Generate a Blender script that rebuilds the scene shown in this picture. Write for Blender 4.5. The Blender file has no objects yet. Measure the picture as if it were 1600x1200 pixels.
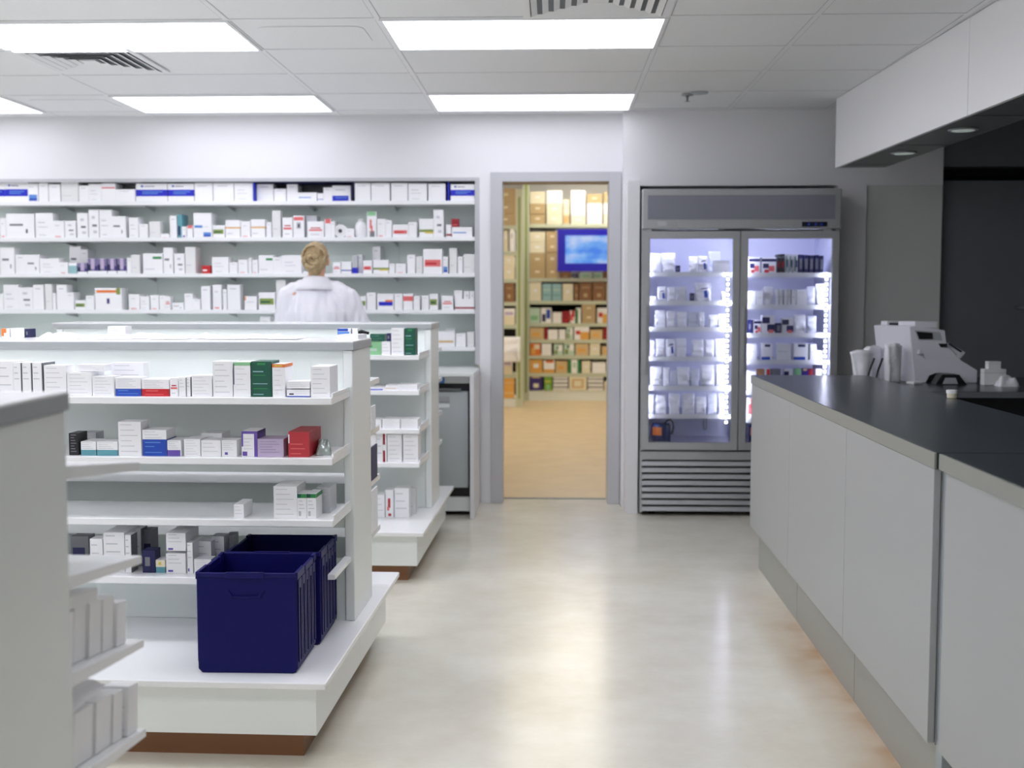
import bpy, bmesh, math, random
from mathutils import Vector, Matrix, Euler, noise
random.seed(7)
PI = math.pi
SC = bpy.context.scene
COL = SC.collection

# ------------------------------------------------------------------ camera
F, CAMZ = 1850.0, 1.345
TH = math.atan(138 / F)
PS = math.atan(65 / F * math.cos(TH))
RM = Euler((PI / 2 - TH, 0, PS), 'XYZ').to_matrix()
CAM = Vector((0, 0, CAMZ))

def ray(px, py):
    return RM @ Vector(((px - 800) / F, (600 - py) / F, -1))

def atY(px, py, Y):
    r = ray(px, py); return CAM + r * (Y / r.y)

def atZ(px, py, z):
    r = ray(px, py); return CAM + r * ((z - CAMZ) / r.z)

class Fr:
    """a piece of furniture's own frame: base point and turn about the vertical"""
    def __init__(s, x=0, y=0, rz=0):
        s.x, s.y, s.rz = x, y, rz
        s.m = Matrix.Translation((x, y, 0)) @ Matrix.Rotation(rz, 4, 'Z')
        s.i = s.m.inverted()
    def at(s, px, py, y):
        c = s.i @ CAM; r = s.i.to_3x3() @ ray(px, py)
        return c + r * ((y - c.y) / r.y)
WORLD = Fr()

cd = bpy.data.cameras.new('camera'); cam = bpy.data.objects.new('camera', cd); COL.objects.link(cam)
cam.location = CAM; cam.rotation_euler = (PI / 2 - TH, 0, PS)
cd.sensor_width = 36; cd.lens = 36 * F / 1600; cd.clip_start = 0.05
cd.dof.use_dof = True; cd.dof.focus_distance = 3.75; cd.dof.aperture_fstop = 3.2
SC.camera = cam

# ------------------------------------------------------------------ materials
def lin(c):
    def f(v):
        v /= 255.0
        return v / 12.92 if v <= 0.04045 else ((v + 0.055) / 1.055) ** 2.4
    return (f(c[0]), f(c[1]), f(c[2]), 1)

def mat(name, c, rough=0.5, metal=0.0, var=0.03, scale=12.0, bump=0.0, spec=0.5, coat=0.0, emit=None, es=0.0):
    m = bpy.data.materials.new(name); m.use_nodes = True
    nt = m.node_tree; b = nt.nodes['Principled BSDF']
    tc = nt.nodes.new('ShaderNodeTexCoord'); nz = nt.nodes.new('ShaderNodeTexNoise')
    nz.inputs['Scale'].default_value = scale; nz.inputs['Detail'].default_value = 3
    nt.links.new(tc.outputs['Object'], nz.inputs['Vector'])
    mx = nt.nodes.new('ShaderNodeMix'); mx.data_type = 'RGBA'
    l = lin(c)
    mx.inputs[6].default_value = (l[0] * (1 - var), l[1] * (1 - var), l[2] * (1 - var), 1)
    mx.inputs[7].default_value = (min(1, l[0] * (1 + var)), min(1, l[1] * (1 + var)), min(1, l[2] * (1 + var)), 1)
    nt.links.new(nz.outputs['Fac'], mx.inputs[0]); nt.links.new(mx.outputs[2], b.inputs['Base Color'])
    b.inputs['Roughness'].default_value = rough; b.inputs['Metallic'].default_value = metal
    b.inputs['Specular IOR Level'].default_value = spec; b.inputs['Coat Weight'].default_value = coat
    if bump:
        bp = nt.nodes.new('ShaderNodeBump'); bp.inputs['Strength'].default_value = bump; bp.inputs['Distance'].default_value = 0.01
        nt.links.new(nz.outputs['Fac'], bp.inputs['Height']); nt.links.new(bp.outputs['Normal'], b.inputs['Normal'])
    if emit:
        b.inputs['Emission Color'].default_value = lin(emit); b.inputs['Emission Strength'].default_value = es
    return m

M = {}
M['wall'] = mat('wall_paint', (230, 230, 233), 0.6, var=0.01, scale=3)
M['ceil'] = mat('ceiling_tile', (236, 237, 237), 0.75, var=0.02, scale=60, bump=0.02)
M['seam'] = mat('ceiling_seam', (186, 187, 188), 0.8)
M['tbar'] = mat('ceiling_bar', (236, 237, 238), 0.5, var=0.01)
M['lamp'] = mat('lamp_diffuser', (240, 240, 245), 0.4, emit=(243, 244, 255), es=9.5)
M['lampb'] = mat('lamp_diffuser_back_row', (240, 240, 245), 0.4, emit=(243, 244, 255), es=4.2)
M['gond'] = mat('white_laminate', (234, 238, 236), 0.28, var=0.01, scale=4)
M['shelf'] = mat('white_shelf_metal', (241, 242, 243), 0.22, var=0.01, scale=4)
M['gback'] = mat('shelf_back_panel', (232, 238, 235), 0.45, var=0.015, scale=3)
M['wback'] = mat('wall_shelf_back', (224, 233, 228), 0.6, var=0.03, scale=6)
M['cap'] = mat('grey_cap', (168, 172, 174), 0.35, metal=0.2, var=0.02)
M['wood'] = mat('brown_toe_wood', (132, 88, 56), 0.45, var=0.12, scale=9)
M['frame'] = mat('door_frame_grey', (190, 191, 195), 0.4, var=0.02, scale=3)
M['jamb'] = mat('door_jamb_tan', (150, 132, 108), 0.5)
M['steel'] = mat('brushed_steel', (176, 178, 180), 0.36, metal=0.45, var=0.06, scale=40)
M['steeld'] = mat('dark_steel', (120, 124, 128), 0.35, metal=0.4, var=0.05)
M['hdr'] = mat('header_panel', (132, 134, 146), 0.3, metal=0.1)
M['black'] = mat('black_plastic', (14, 14, 18), 0.35)
M['navyblk'] = mat('dark_display', (16, 18, 44), 0.15)
M['fridgein'] = mat('cooler_liner', (226, 227, 240), 0.35, var=0.01)
M['ledfill'] = mat('hidden_fill_bar', (255, 255, 255), 0.4, emit=(226, 229, 255), es=85)
M['led'] = mat('led_dot', (255, 255, 255), 0.4, emit=(232, 232, 255), es=45)
M['counter'] = mat('counter_panel', (161, 163, 163), 0.42, var=0.01, scale=2)
M['ctop'] = mat('dark_counter_laminate', (58, 64, 68), 0.24, var=0.06, scale=30)
M['cedge'] = mat('counter_edge', (140, 142, 136), 0.35)
M['plinth'] = mat('plinth_grey', (150, 152, 146), 0.4, var=0.02)
M['gap'] = mat('filler_strip', (150, 158, 162), 0.4)
M['soffit'] = mat('soffit_laminate', (243, 243, 245), 0.62, var=0.01, scale=2, spec=1.0)
M['soffit'].node_tree.nodes['Principled BSDF'].inputs['IOR'].default_value = 1.9
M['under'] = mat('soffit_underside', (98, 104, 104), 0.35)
M['char'] = mat('charcoal_paint', (104, 108, 112), 0.5, var=0.04)
M['chardoor'] = mat('charcoal_door', (112, 115, 120), 0.35, var=0.04)
M['shadewall'] = mat('shaded_wall_tone', (206, 209, 206), 0.6, var=0.01)  # same wall, its shade behind the bulkhead put into a greyer colour
M['dark'] = mat('dark_void', (8, 8, 9), 0.8)
M['crate'] = mat('navy_crate_plastic', (4, 4, 86), 0.5, var=0.05, spec=0.25)
M['crateR'] = mat('crate_rib_plastic', (12, 12, 90), 0.42, var=0.05, spec=0.3)
M['steelshelf'] = mat('green_grey_rack', (196, 202, 180), 0.45)
M['skin'] = mat('skin', (224, 170, 142), 0.5, var=0.05)
M['hair'] = mat('blond_hair', (172, 148, 108), 0.5, var=0.35, scale=70, bump=0.6)
M['hair2'] = mat('blond_strand', (196, 174, 134), 0.45, var=0.35, scale=90, bump=0.5)
M['coat'] = mat('white_coat_cotton', (234, 233, 240), 0.8, var=0.01, scale=40)
M['trouser'] = mat('navy_trousers', (36, 40, 60), 0.8)
M['shoe'] = mat('white_shoe', (220, 220, 220), 0.5)
M['poly'] = mat('white_polythene', (243, 243, 248), 0.35, var=0.05, scale=45, bump=0.35)
M['polyg'] = mat('frosted_polythene', (216, 219, 232), 0.3, var=0.06, scale=30, bump=0.2)
M['tapp'] = mat('appliance_grey', (190, 196, 197), 0.35, metal=0.2)
M['devw'] = mat('device_white', (216, 217, 224), 0.35, var=0.01)
M['devg'] = mat('device_grey', (168, 172, 176), 0.4)

def simple(key, c, r=0.45):
    if key not in M: M[key] = mat(key, c, r, var=0.02)
    return M[key]
PAL = dict(white=(243, 243, 245), offw=(230, 230, 230), cream=(232, 225, 200), kraft=(188, 164, 122), dkraft=(140, 100, 66), brown=(112, 66, 34), ltgrey=(190, 192, 196), grey=(120, 122, 128), dkgrey=(62, 64, 70),
           text=(202, 204, 210), blue=(24, 72, 176), royal=(18, 30, 190), navy=(20, 24, 80), sky=(90, 140, 210), teal=(96, 158, 170), ltteal=(150, 190, 196), red=(196, 28, 40), dkred=(150, 16, 34), pink=(226, 110, 110), rose=(188, 50, 60),
           orange=(232, 124, 50), amber=(226, 170, 84), yellow=(220, 200, 90), green=(48, 140, 76), dkgreen=(14, 86, 66), ltgreen=(140, 196, 146), lime=(120, 170, 60), olive=(130, 150, 70), purple=(104, 78, 170), lilac=(192, 176, 204), violet=(60, 44, 120), black=(22, 22, 28), mint=(190, 214, 196), purpic=(120, 112, 150), tan=(212, 184, 136))
def P(k): return simple('print_' + k, PAL[k])

def glass_mat():
    m = bpy.data.materials.new('door_glass'); m.use_nodes = True; nt = m.node_tree
    for n in list(nt.nodes): nt.nodes.remove(n)
    o = nt.nodes.new('ShaderNodeOutputMaterial'); mx = nt.nodes.new('ShaderNodeMixShader')
    t = nt.nodes.new('ShaderNodeBsdfTransparent'); g = nt.nodes.new('ShaderNodeBsdfGlossy')
    t.inputs[0].default_value = (0.94, 0.95, 0.97, 1); g.inputs['Roughness'].default_value = 0.03
    fr = nt.nodes.new('ShaderNodeFresnel'); fr.inputs[0].default_value = 1.45
    nt.links.new(fr.outputs[0], mx.inputs[0]); nt.links.new(t.outputs[0], mx.inputs[1]); nt.links.new(g.outputs[0], mx.inputs[2])
    nt.links.new(mx.outputs[0], o.inputs[0]); return m
M['glass'] = glass_mat()

def floor_mat():
    m = bpy.data.materials.new('vinyl_floor'); m.use_nodes = True; nt = m.node_tree; b = nt.nodes['Principled BSDF']
    tc = nt.nodes.new('ShaderNodeTexCoord'); mp = nt.nodes.new('ShaderNodeMapping'); mp.inputs['Scale'].default_value = (1.0, 1.0, 1)
    nt.links.new(tc.outputs['Object'], mp.inputs[0])
    n1 = nt.nodes.new('ShaderNodeTexNoise'); n1.inputs['Scale'].default_value = 2.2; n1.inputs['Detail'].default_value = 8; n1.inputs['Roughness'].default_value = 0.65
    nt.links.new(mp.outputs[0], n1.inputs['Vector'])
    cr = nt.nodes.new('ShaderNodeValToRGB')
    cr.color_ramp.elements[0].position = 0.3; cr.color_ramp.elements[0].color = lin((212, 207, 190))
    cr.color_ramp.elements[1].position = 0.72; cr.color_ramp.elements[1].color = lin((232, 229, 217))
    nt.links.new(n1.outputs['Fac'], cr.inputs[0])
    # amber-brown reflection along the counter plinth, painted into the floor colour
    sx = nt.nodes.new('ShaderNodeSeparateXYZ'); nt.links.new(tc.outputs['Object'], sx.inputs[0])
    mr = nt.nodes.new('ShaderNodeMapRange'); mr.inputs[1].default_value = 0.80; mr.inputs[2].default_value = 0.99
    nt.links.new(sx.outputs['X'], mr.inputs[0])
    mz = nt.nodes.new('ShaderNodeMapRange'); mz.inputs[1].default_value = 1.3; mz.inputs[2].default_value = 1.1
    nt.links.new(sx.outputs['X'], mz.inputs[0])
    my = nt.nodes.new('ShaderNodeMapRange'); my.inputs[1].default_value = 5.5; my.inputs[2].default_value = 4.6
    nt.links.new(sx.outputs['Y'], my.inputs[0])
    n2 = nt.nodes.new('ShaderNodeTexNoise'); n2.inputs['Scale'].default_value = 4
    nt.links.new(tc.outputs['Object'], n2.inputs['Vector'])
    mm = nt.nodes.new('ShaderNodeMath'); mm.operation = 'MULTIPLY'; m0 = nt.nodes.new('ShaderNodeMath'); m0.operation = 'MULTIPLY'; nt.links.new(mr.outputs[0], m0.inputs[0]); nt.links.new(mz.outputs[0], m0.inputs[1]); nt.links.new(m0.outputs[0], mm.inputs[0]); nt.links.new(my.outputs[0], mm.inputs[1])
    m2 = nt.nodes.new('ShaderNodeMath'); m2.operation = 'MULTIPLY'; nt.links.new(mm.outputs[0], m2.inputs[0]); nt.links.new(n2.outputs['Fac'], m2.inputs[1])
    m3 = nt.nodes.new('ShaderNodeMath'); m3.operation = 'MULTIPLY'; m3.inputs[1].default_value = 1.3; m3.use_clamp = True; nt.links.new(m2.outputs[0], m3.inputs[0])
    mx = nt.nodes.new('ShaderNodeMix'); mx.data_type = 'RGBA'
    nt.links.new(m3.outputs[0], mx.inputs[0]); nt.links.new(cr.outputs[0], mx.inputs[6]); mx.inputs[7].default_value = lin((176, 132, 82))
    nt.links.new(mx.outputs[2], b.inputs['Base Color'])
    b.inputs['Roughness'].default_value = 0.2
    b.inputs['Specular IOR Level'].default_value = 0.4
    bp = nt.nodes.new('ShaderNodeBump'); bp.inputs['Strength'].default_value = 0.12; bp.inputs['Distance'].default_value = 0.004
    n3 = nt.nodes.new('ShaderNodeTexNoise'); n3.inputs['Scale'].default_value = 3.5; n3.inputs['Detail'].default_value = 2
    nt.links.new(tc.outputs['Object'], n3.inputs['Vector']); nt.links.new(n3.outputs['Fac'], bp.inputs['Height']); nt.links.new(bp.outputs[0], b.inputs['Normal'])
    return m
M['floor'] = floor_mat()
M['tanfloor'] = mat('tan_vinyl', (212, 190, 154), 0.4, var=0.14, scale=4.5)

def screen_mat():
    m = bpy.data.materials.new('television_picture'); m.use_nodes = True; nt = m.node_tree; b = nt.nodes['Principled BSDF']
    tc = nt.nodes.new('ShaderNodeTexCoord'); n = nt.nodes.new('ShaderNodeTexNoise'); n.inputs['Scale'].default_value = 3.2; n.inputs['Detail'].default_value = 3
    mp = nt.nodes.new('ShaderNodeMapping'); mp.inputs['Scale'].default_value = (1, 1, 2); nt.links.new(tc.outputs['Object'], mp.inputs[0]); nt.links.new(mp.outputs[0], n.inputs['Vector'])
    cr = nt.nodes.new('ShaderNodeValToRGB'); e = cr.color_ramp.elements
    e[0].position = 0.36; e[0].color = lin((50, 130, 240)); e[1].position = 0.66; e[1].color = lin((196, 214, 255))
    x = e.new(0.5); x.color = lin((110, 176, 252))
    nt.links.new(n.outputs['Fac'], cr.inputs[0]); nt.links.new(cr.outputs[0], b.inputs['Emission Color']); b.inputs['Emission Strength'].default_value = 1.1
    b.inputs['Base Color'].default_value = (0.02, 0.02, 0.03, 1); return m
M['screen'] = screen_mat()
M['tvframe'] = mat('television_bezel', (20, 16, 150), 0.3, emit=(30, 20, 190), es=0.25)  # bezel colour carries a faint blue glow, though only the screen shines

# ------------------------------------------------------------------ mesh helpers
class MB:
    def __init__(s): s.v = []; s.f = []; s.mi = []; s.mats = []
    def _m(s, m):
        if m not in s.mats: s.mats.append(m)
        return s.mats.index(m)
    def poly(s, pts, m):
        b = len(s.v); s.v += [tuple(p) for p in pts]; s.f.append(tuple(range(b, b + len(pts)))); s.mi.append(s._m(m)); return s
    def box(s, x0, x1, y0, y1, z0, z1, m, skip=''):
        b = len(s.v); i = s._m(m)
        s.v += [(x0, y0, z0), (x1, y0, z0), (x1, y1, z0), (x0, y1, z0), (x0, y0, z1), (x1, y0, z1), (x1, y1, z1), (x0, y1, z1)]
        for k, q in dict(b=(0, 3, 2, 1), t=(4, 5, 6, 7), f=(0, 1, 5, 4), r=(1, 2, 6, 5), k=(2, 3, 7, 6), l=(3, 0, 4, 7)).items():
            if k in skip: continue
            s.f.append(tuple(b + n for n in q)); s.mi.append(i)
        return s
    def prism(s, pts, d, m, m2=None):
        """closed outline pts pushed along vector d"""
        n = len(pts); b = len(s.v); d = Vector(d)
        s.v += [tuple(p) for p in pts] + [tuple(Vector(p) + d) for p in pts]
        i = s._m(m); j = s._m(m2 or m)
        s.f.append(tuple(b + k for k in range(n))); s.mi.append(i)
        s.f.append(tuple(b + n + k for k in reversed(range(n)))); s.mi.append(i)
        for k in range(n):
            l = (k + 1) % n
            s.f.append((b + k, b + n + k, b + n + l, b + l)); s.mi.append(j)
        return s
    def tube(s, pts, r, m, n=8, caps=True):
        pts = [Vector(p) for p in pts]; b = len(s.v); i = s._m(m)
        rs = r if isinstance(r, (list, tuple)) else [r] * len(pts)
        for k, p in enumerate(pts):
            t = (pts[min(k + 1, len(pts) - 1)] - pts[max(k - 1, 0)]).normalized()
            a = t.orthogonal().normalized() if abs(t.z) > 0.95 else t.cross(Vector((0, 0, 1))).normalized()
            c = t.cross(a)
            for q in range(n):
                w = 2 * PI * q / n; s.v.append(tuple(p + (a * math.cos(w) + c * math.sin(w)) * rs[k]))
        for k in range(len(pts) - 1):
            for q in range(n):
                e = (q + 1) % n
                s.f.append((b + k * n + q, b + k * n + e, b + (k + 1) * n + e, b + (k + 1) * n + q)); s.mi.append(i)
        if caps:
            s.f.append(tuple(b + q for q in reversed(range(n)))); s.mi.append(i)
            s.f.append(tuple(b + (len(pts) - 1) * n + q for q in range(n))); s.mi.append(i)
        return s
    def lathe(s, prof, m, c=(0, 0, 0), n=24):
        return s.tube([(c[0], c[1], c[2] + z) for r, z in prof], [r for r, z in prof], m, n)
    def build(s, name, parent=None, bevel=0.0, smooth=False, loc=None, rz=0):
        me = bpy.data.meshes.new(name); me.from_pydata(s.v, [], s.f)
        for m in s.mats: me.materials.append(m)
        for p, i in zip(me.polygons, s.mi): p.material_index = i; p.use_smooth = smooth
        bm = bmesh.new(); bm.from_mesh(me)
        if not getattr(s, 'keep', False): bmesh.ops.recalc_face_normals(bm, faces=bm.faces)
        bm.to_mesh(me); bm.free()
        o = bpy.data.objects.new(name, me); COL.objects.link(o)
        if parent: o.parent = parent
        if loc: o.location = loc
        if rz: o.rotation_euler.z = rz
        if bevel:
            b = o.modifiers.new('edge', 'BEVEL'); b.width = bevel; b.segments = 2; b.limit_method = 'ANGLE'; b.angle_limit = 0.6
        return o

def bx(name, x0, x1, y0, y1, z0, z1, m, parent=None, bevel=0.0):
    return MB().box(x0, x1, y0, y1, z0, z1, m).build(name, parent, bevel)

LABELS = set()
def tag(o, label, cat, group=None, kind=None):
    assert 4 <= len(label.split()) <= 16, label
    if label in LABELS: print('DUPLICATE LABEL', label)
    LABELS.add(label)
    o['label'] = label; o['category'] = cat
    if group: o['group'] = group
    if kind: o['kind'] = kind
    return o
def thing(name, label, cat, loc=(0, 0, 0), rz=0, group=None):
    o = bpy.data.objects.new(name, None); COL.objects.link(o); o.empty_display_size = 0.1
    o.location = loc; o.rotation_euler.z = rz
    return tag(o, label, cat, group)
def struct(o, label=None):
    o['kind'] = 'structure'
    if label: o['label'] = label
    return o

# ------------------------------------------------------------------ room shell
CE = 2.495; YB = 7.62; XL = -5.6; XR = 4.3; YF = -3.2
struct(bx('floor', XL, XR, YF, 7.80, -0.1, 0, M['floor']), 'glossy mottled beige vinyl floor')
struct(bx('floor_storeroom', -1.3, 1.35, 7.80, 15.8, -0.1, 0, M['tanfloor']), 'tan vinyl storeroom floor')
struct(bx('ceiling', XL, XR, YF, 8.0, CE, CE + 0.1, M['ceil']))
struct(bx('wall_left', XL - 0.1, XL, YF, 8.0, 0, CE, M['wall']))
struct(bx('wall_front', XL, XR, YF - 0.1, YF, 0, CE, M['wall']))
struct(bx('wall_right', XR, XR + 0.1, YF, 8.0, 0, CE, M['char']))
XD0, XD1, ZD = -0.327, 0.350, 2.068          # doorway
XS = -0.505                                  # right end of the wall shelving
w = MB()
w.box(XL, 0.432, YB, YB + 0.18, 2.098, CE, M['wall'])
w.box(-0.474, XD0 - 0.012, YB, YB + 0.18, 0, 2.098, M['wall'])
w.box(XD0 - 0.012, 0.432, YB, YB + 0.18, ZD + 0.012, 2.098, M['wall'])
w.box(XL, -0.474, 7.985, 8.0, 0, 2.3, M['wall'])
struct(w.build('wall_back'))
YR = 7.50
w = MB()
w.box(0.432, 2.41, YR, YR + 0.3, 2.03, CE, M['wall'])
w.box(XD1 + 0.012, 0.432, YB, YB + 0.18, 0, 2.098, M['wall'])
w.box(0.432, 0.50, YR, YR + 0.3, 0, 2.03, M['wall'])
w.box(1.76, 1.935, YR - 0.03, YR + 0.3, 0, 2.03, M['wall'])
w.box(1.935, 2.41, YR, YR + 0.3, 0, 2.03, M['shadewall'])
w.box(0.40, 1.90, 8.02, 8.10, 0, 2.1, M['wall'])
w.box(0.44, 0.50, YR + .3, 8.02, 0, 2.1, M['wall'])
w.box(1.76, 1.82, YR + .3, 8.02, 0, 2.1, M['wall'])
w.box(0.50, 1.76, YR + .3, 8.02, 2.04, 2.1, M['wall'])
struct(w.build('wall_back_right'))
# white housing upright between doorway and cooler
tag(bx('end_panel', 0.447, 0.522, 7.27, 7.497, 0, 2.04, M['wall'], bevel=0.002), 'narrow white upright panel between the grey doorway and the glass-door cooler', 'panel')
# charcoal wall and door behind the counter
w = MB()
w.box(2.41, XR, YR + 0.02, YR + 0.3, 2.145, CE, M['char'])
w.box(3.45, XR, YR + 0.02, YR + 0.3, 0, 2.145, M['char'])
w.box(2.41, 3.45, YR + 0.28, YR + 0.3, 0, 2.145, M['dark'])
struct(w.build('wall_side_office'))
d = bx('door_1', 2.432, 3.44, YR + 0.06, YR + 0.10, 0.01, 2.062, M['chardoor'], bevel=0.003)
struct(d, 'flat charcoal door behind the counter')
h = MB(); h.tube([(2.91, YR + 0.06, 1.27), (2.91, YR + 0.0, 1.27), (3.06, YR + 0.0, 1.27)], 0.012, M['steeld']); h.lathe([(0.028, 0), (0.028, 0.01)], M['steeld'], (2.91, YR + 0.03, 1.265))
h.build('door_handle', d, smooth=True)
# a darker lid over the office bay behind the bulkhead
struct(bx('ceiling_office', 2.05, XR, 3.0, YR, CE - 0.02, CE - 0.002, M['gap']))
# doorway
fr = MB()
fr.box(-0.403, XD0, YB - 0.02, YB + 0.0, 0, ZD + 0.062, M['frame'])
fr.box(XD1, 0.428, YB - 0.02, YB + 0.0, 0, ZD + 0.062, M['frame'])
fr.box(XD0, XD1, YB - 0.02, YB, ZD, ZD + 0.062, M['frame'])
struct(fr.build('trim_1', bevel=0.003), 'grey painted door frame')
jb = MB()
jb.box(XD0 - 0.012, XD0, YB, YB + 0.19, 0, ZD + 0.012, M['frame'])
jb.box(XD1, XD1 + 0.012, YB, YB + 0.19, 0, ZD + 0.012, M['frame'])
jb.box(XD0, XD1, YB, YB + 0.19, ZD, ZD + 0.012, M['jamb'])
jb.box(XD0, XD1, YB + 0.165, YB + 0.195, 0.0, 0.004, M['steeld'])
struct(jb.build('trim_2'), 'door jamb lining and threshold strip')
# ceiling grid
g = MB()
xs = [-5.0, -4.39, -3.19, -2.57, -1.37, -0.735, 0.467, 1.08, 1.69, 2.9]
ys = [7.44 - 0.61 * k for k in range(18)]
def bar(a, b, c, e):
    g.box(a, b, c, e, CE - 0.0012, CE, M['seam'], 't')
for x in xs: bar(x - 0.014, x + 0.014, YF, YB)
for y in ys: bar(XL, 1.69, y - 0.014, y + 0.014)
for x in xs: g.box(x - 0.0115, x + 0.0115, YF, YB, CE - 0.002, CE - 0.0012, M['tbar'], 't')
for y in ys: g.box(XL, 1.69, y - 0.0115, y + 0.0115, CE - 0.0024, CE - 0.0012, M['tbar'], 't')
struct(g.build('trim_3'), 'white ceiling tile grid')

# ceiling lights
def lampname(c, r):
    cs = ['far left', 'middle', 'right'][c]
    return cs, ['first', 'second', 'third', 'fourth', 'fifth', 'sixth'][r]
for ci, x0 in enumerate((-4.385, -2.565, -0.730)):
    for ri, y0 in enumerate((6.835, 5.0, 3.17, 1.34, -0.49, -2.32)):
        if (ci, ri) in ((2, 3), (2, 4)): continue
        cs, rs = lampname(ci, ri)
        t = thing('ceiling_light', f'glowing rectangular ceiling panel light, {cs} column, {rs} row from the back wall', 'light', (x0 + 0.6, y0 + 0.3, CE), group='recessed ceiling panel lights')
        f = MB()
        for a in ((-0.6, 0.6, -0.3, -0.285), (-0.6, 0.6, 0.285, 0.3), (-0.6, -0.585, -0.285, 0.285), (0.585, 0.6, -0.285, 0.285)):
            f.box(*a, -0.010, -0.003, M['tbar'])
        f.build('frame', t)
        bx('diffuser', -0.585, 0.585, -0.285, 0.285, -0.008, -0.003, M['lampb' if ri == 0 else 'lamp'], t)

M['duct'] = mat('vent_duct', (110, 114, 118), 0.7)
def vent(x, y, label, s=0.595):
    t = thing('ceiling_vent', label, 'vent', (x, y, CE))
    f = MB(); h = s / 2
    for a in ((-h, h, -h, -h + .03), (-h, h, h - .03, h), (-h, -h + .03, -h + .03, h - .03), (h - .03, h, -h + .03, h - .03)): f.box(*a, -0.012, -0.004, M['tbar'])
    f.build('frame', t)
    bx('duct', -h + .03, h - .03, -h + .03, h - .03, -0.006, -0.004, M['duct'], t)
    for k in range(5):
        o = h - 0.035 - k * 0.045; i = o - 0.03
        b = MB()
        for q in range(4):
            c, sn = [(1, 0), (0, 1), (-1, 0), (0, -1)][q]
            R = lambda u, v, z: (u * c - v * sn, u * sn + v * c, z)
            j = o - 0.024
            b.poly([R(-o, -o, -0.016), R(o, -o, -0.016), R(j, -j, -0.008), R(-j, -j, -0.008)], M['tbar'])
            b.poly([R(-o, -o, -0.0155), R(o, -o, -0.0155), R(j, -j, -0.0075), R(-j, -j, -0.0075)], M['tbar'])
        b.build('louvre', t)
    bx('centre_plate', -.04, .04, -.04, .04, -0.014, -0.008, M['tbar'], t)
vent(-2.265, 5.81, 'square louvred ceiling air vent beside the left panel lights')
vent(0.17, 4.68, 'square louvred ceiling air vent cut by the top edge above the doorway aisle')
def plate(x, y, label):
    b = MB(); pts = []
    for cx, cy, a0 in ((.18, .12, 0), (-.18, .12, 90), (-.18, -.12, 180), (.18, -.12, 270)):
        for k in range(5):
            a = math.radians(a0 + k * 22.5); pts.append((cx + .05 * math.cos(a), cy + .05 * math.sin(a), -0.004))
    b.prism(pts, (0, 0, 0.003), M['ceil']); o = b.build('ceiling_speaker', loc=(x, y, CE)); tag(o, label, 'ceiling speaker')
plate(-1.05, 5.30, 'flush pale rounded ceiling plate between the two front panel lights')
plate(-2.87, 7.13, 'flush pale rounded ceiling plate near the back left panel light')
p = atZ(1074, 146, CE)
t = thing('ceiling_sprinkler', 'small metal fire sprinkler head on the ceiling above the cooler', 'sprinkler', (p.x, p.y, CE))
MB().lathe([(0.035, -0.012), (0.032, -0.006), (0.03, -0.003)], M['steel'], n=20).build('escutcheon', t, smooth=True)
MB().lathe([(0.016, -0.045), (0.004, -0.042), (0.006, -0.025), (0.012, -0.012)], M['steeld'], n=14).build('nozzle', t, smooth=True)
p = atZ(1092, 144, CE)
tag(MB().lathe([(0.05, -0.008), (0.055, -0.003)], M['cap'], (0, 0, 0), 24).build('ceiling_disc', loc=(p.x, p.y, CE), smooth=False), 'flat round ceiling cover plate just right of the sprinkler', 'cover plate')

# ------------------------------------------------------------------ soffit over the counter
SF = thing('bulkhead', 'glossy white boxed bulkhead hanging from the ceiling above the counter', 'bulkhead', (1.645, 7.07, 0), 0.034)
for k, (a, b) in enumerate(((0, -2.02), (-2.026, -4.4), (-4.406, -6.8))):
    bx('fascia_panel', 0, 0.02, b, a, 2.09, CE - 0.004, M['soffit'], SF, bevel=0.002)
bx('end_cap', 0.021, 0.285, -0.02, 0, 2.09, CE - 0.004, M['soffit'], SF)
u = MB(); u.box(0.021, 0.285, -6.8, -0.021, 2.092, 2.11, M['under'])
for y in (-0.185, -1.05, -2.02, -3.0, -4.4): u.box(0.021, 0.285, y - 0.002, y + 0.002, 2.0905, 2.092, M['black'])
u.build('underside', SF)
bx('back_board', 0.265, 0.285, -6.8, -0.021, 2.11, CE - 0.004, M['char'], SF)
for k, (px, py) in enumerate(((1412, 240), (1505, 204))):
    p = atZ(px, py, 2.085)
    t = thing('downlight', ['small round downlight nearest the far end of the bulkhead underside', 'small round downlight nearer the camera on the bulkhead underside'][k], 'downlight', (p.x, p.y, 2.09), group='downlights under the bulkhead')
    MB().lathe([(0.062, -0.006), (0.066, -0.003), (0.066, 0.0)], M['cap'], n=28).build('ring', t, smooth=False)
    MB().lathe([(0.048, -0.0075), (0.05, -0.006)], mat('downlight_glass', (200, 210, 205), 0.25, emit=(200, 215, 205), es=0.35), n=28).build('lens', t)

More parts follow.
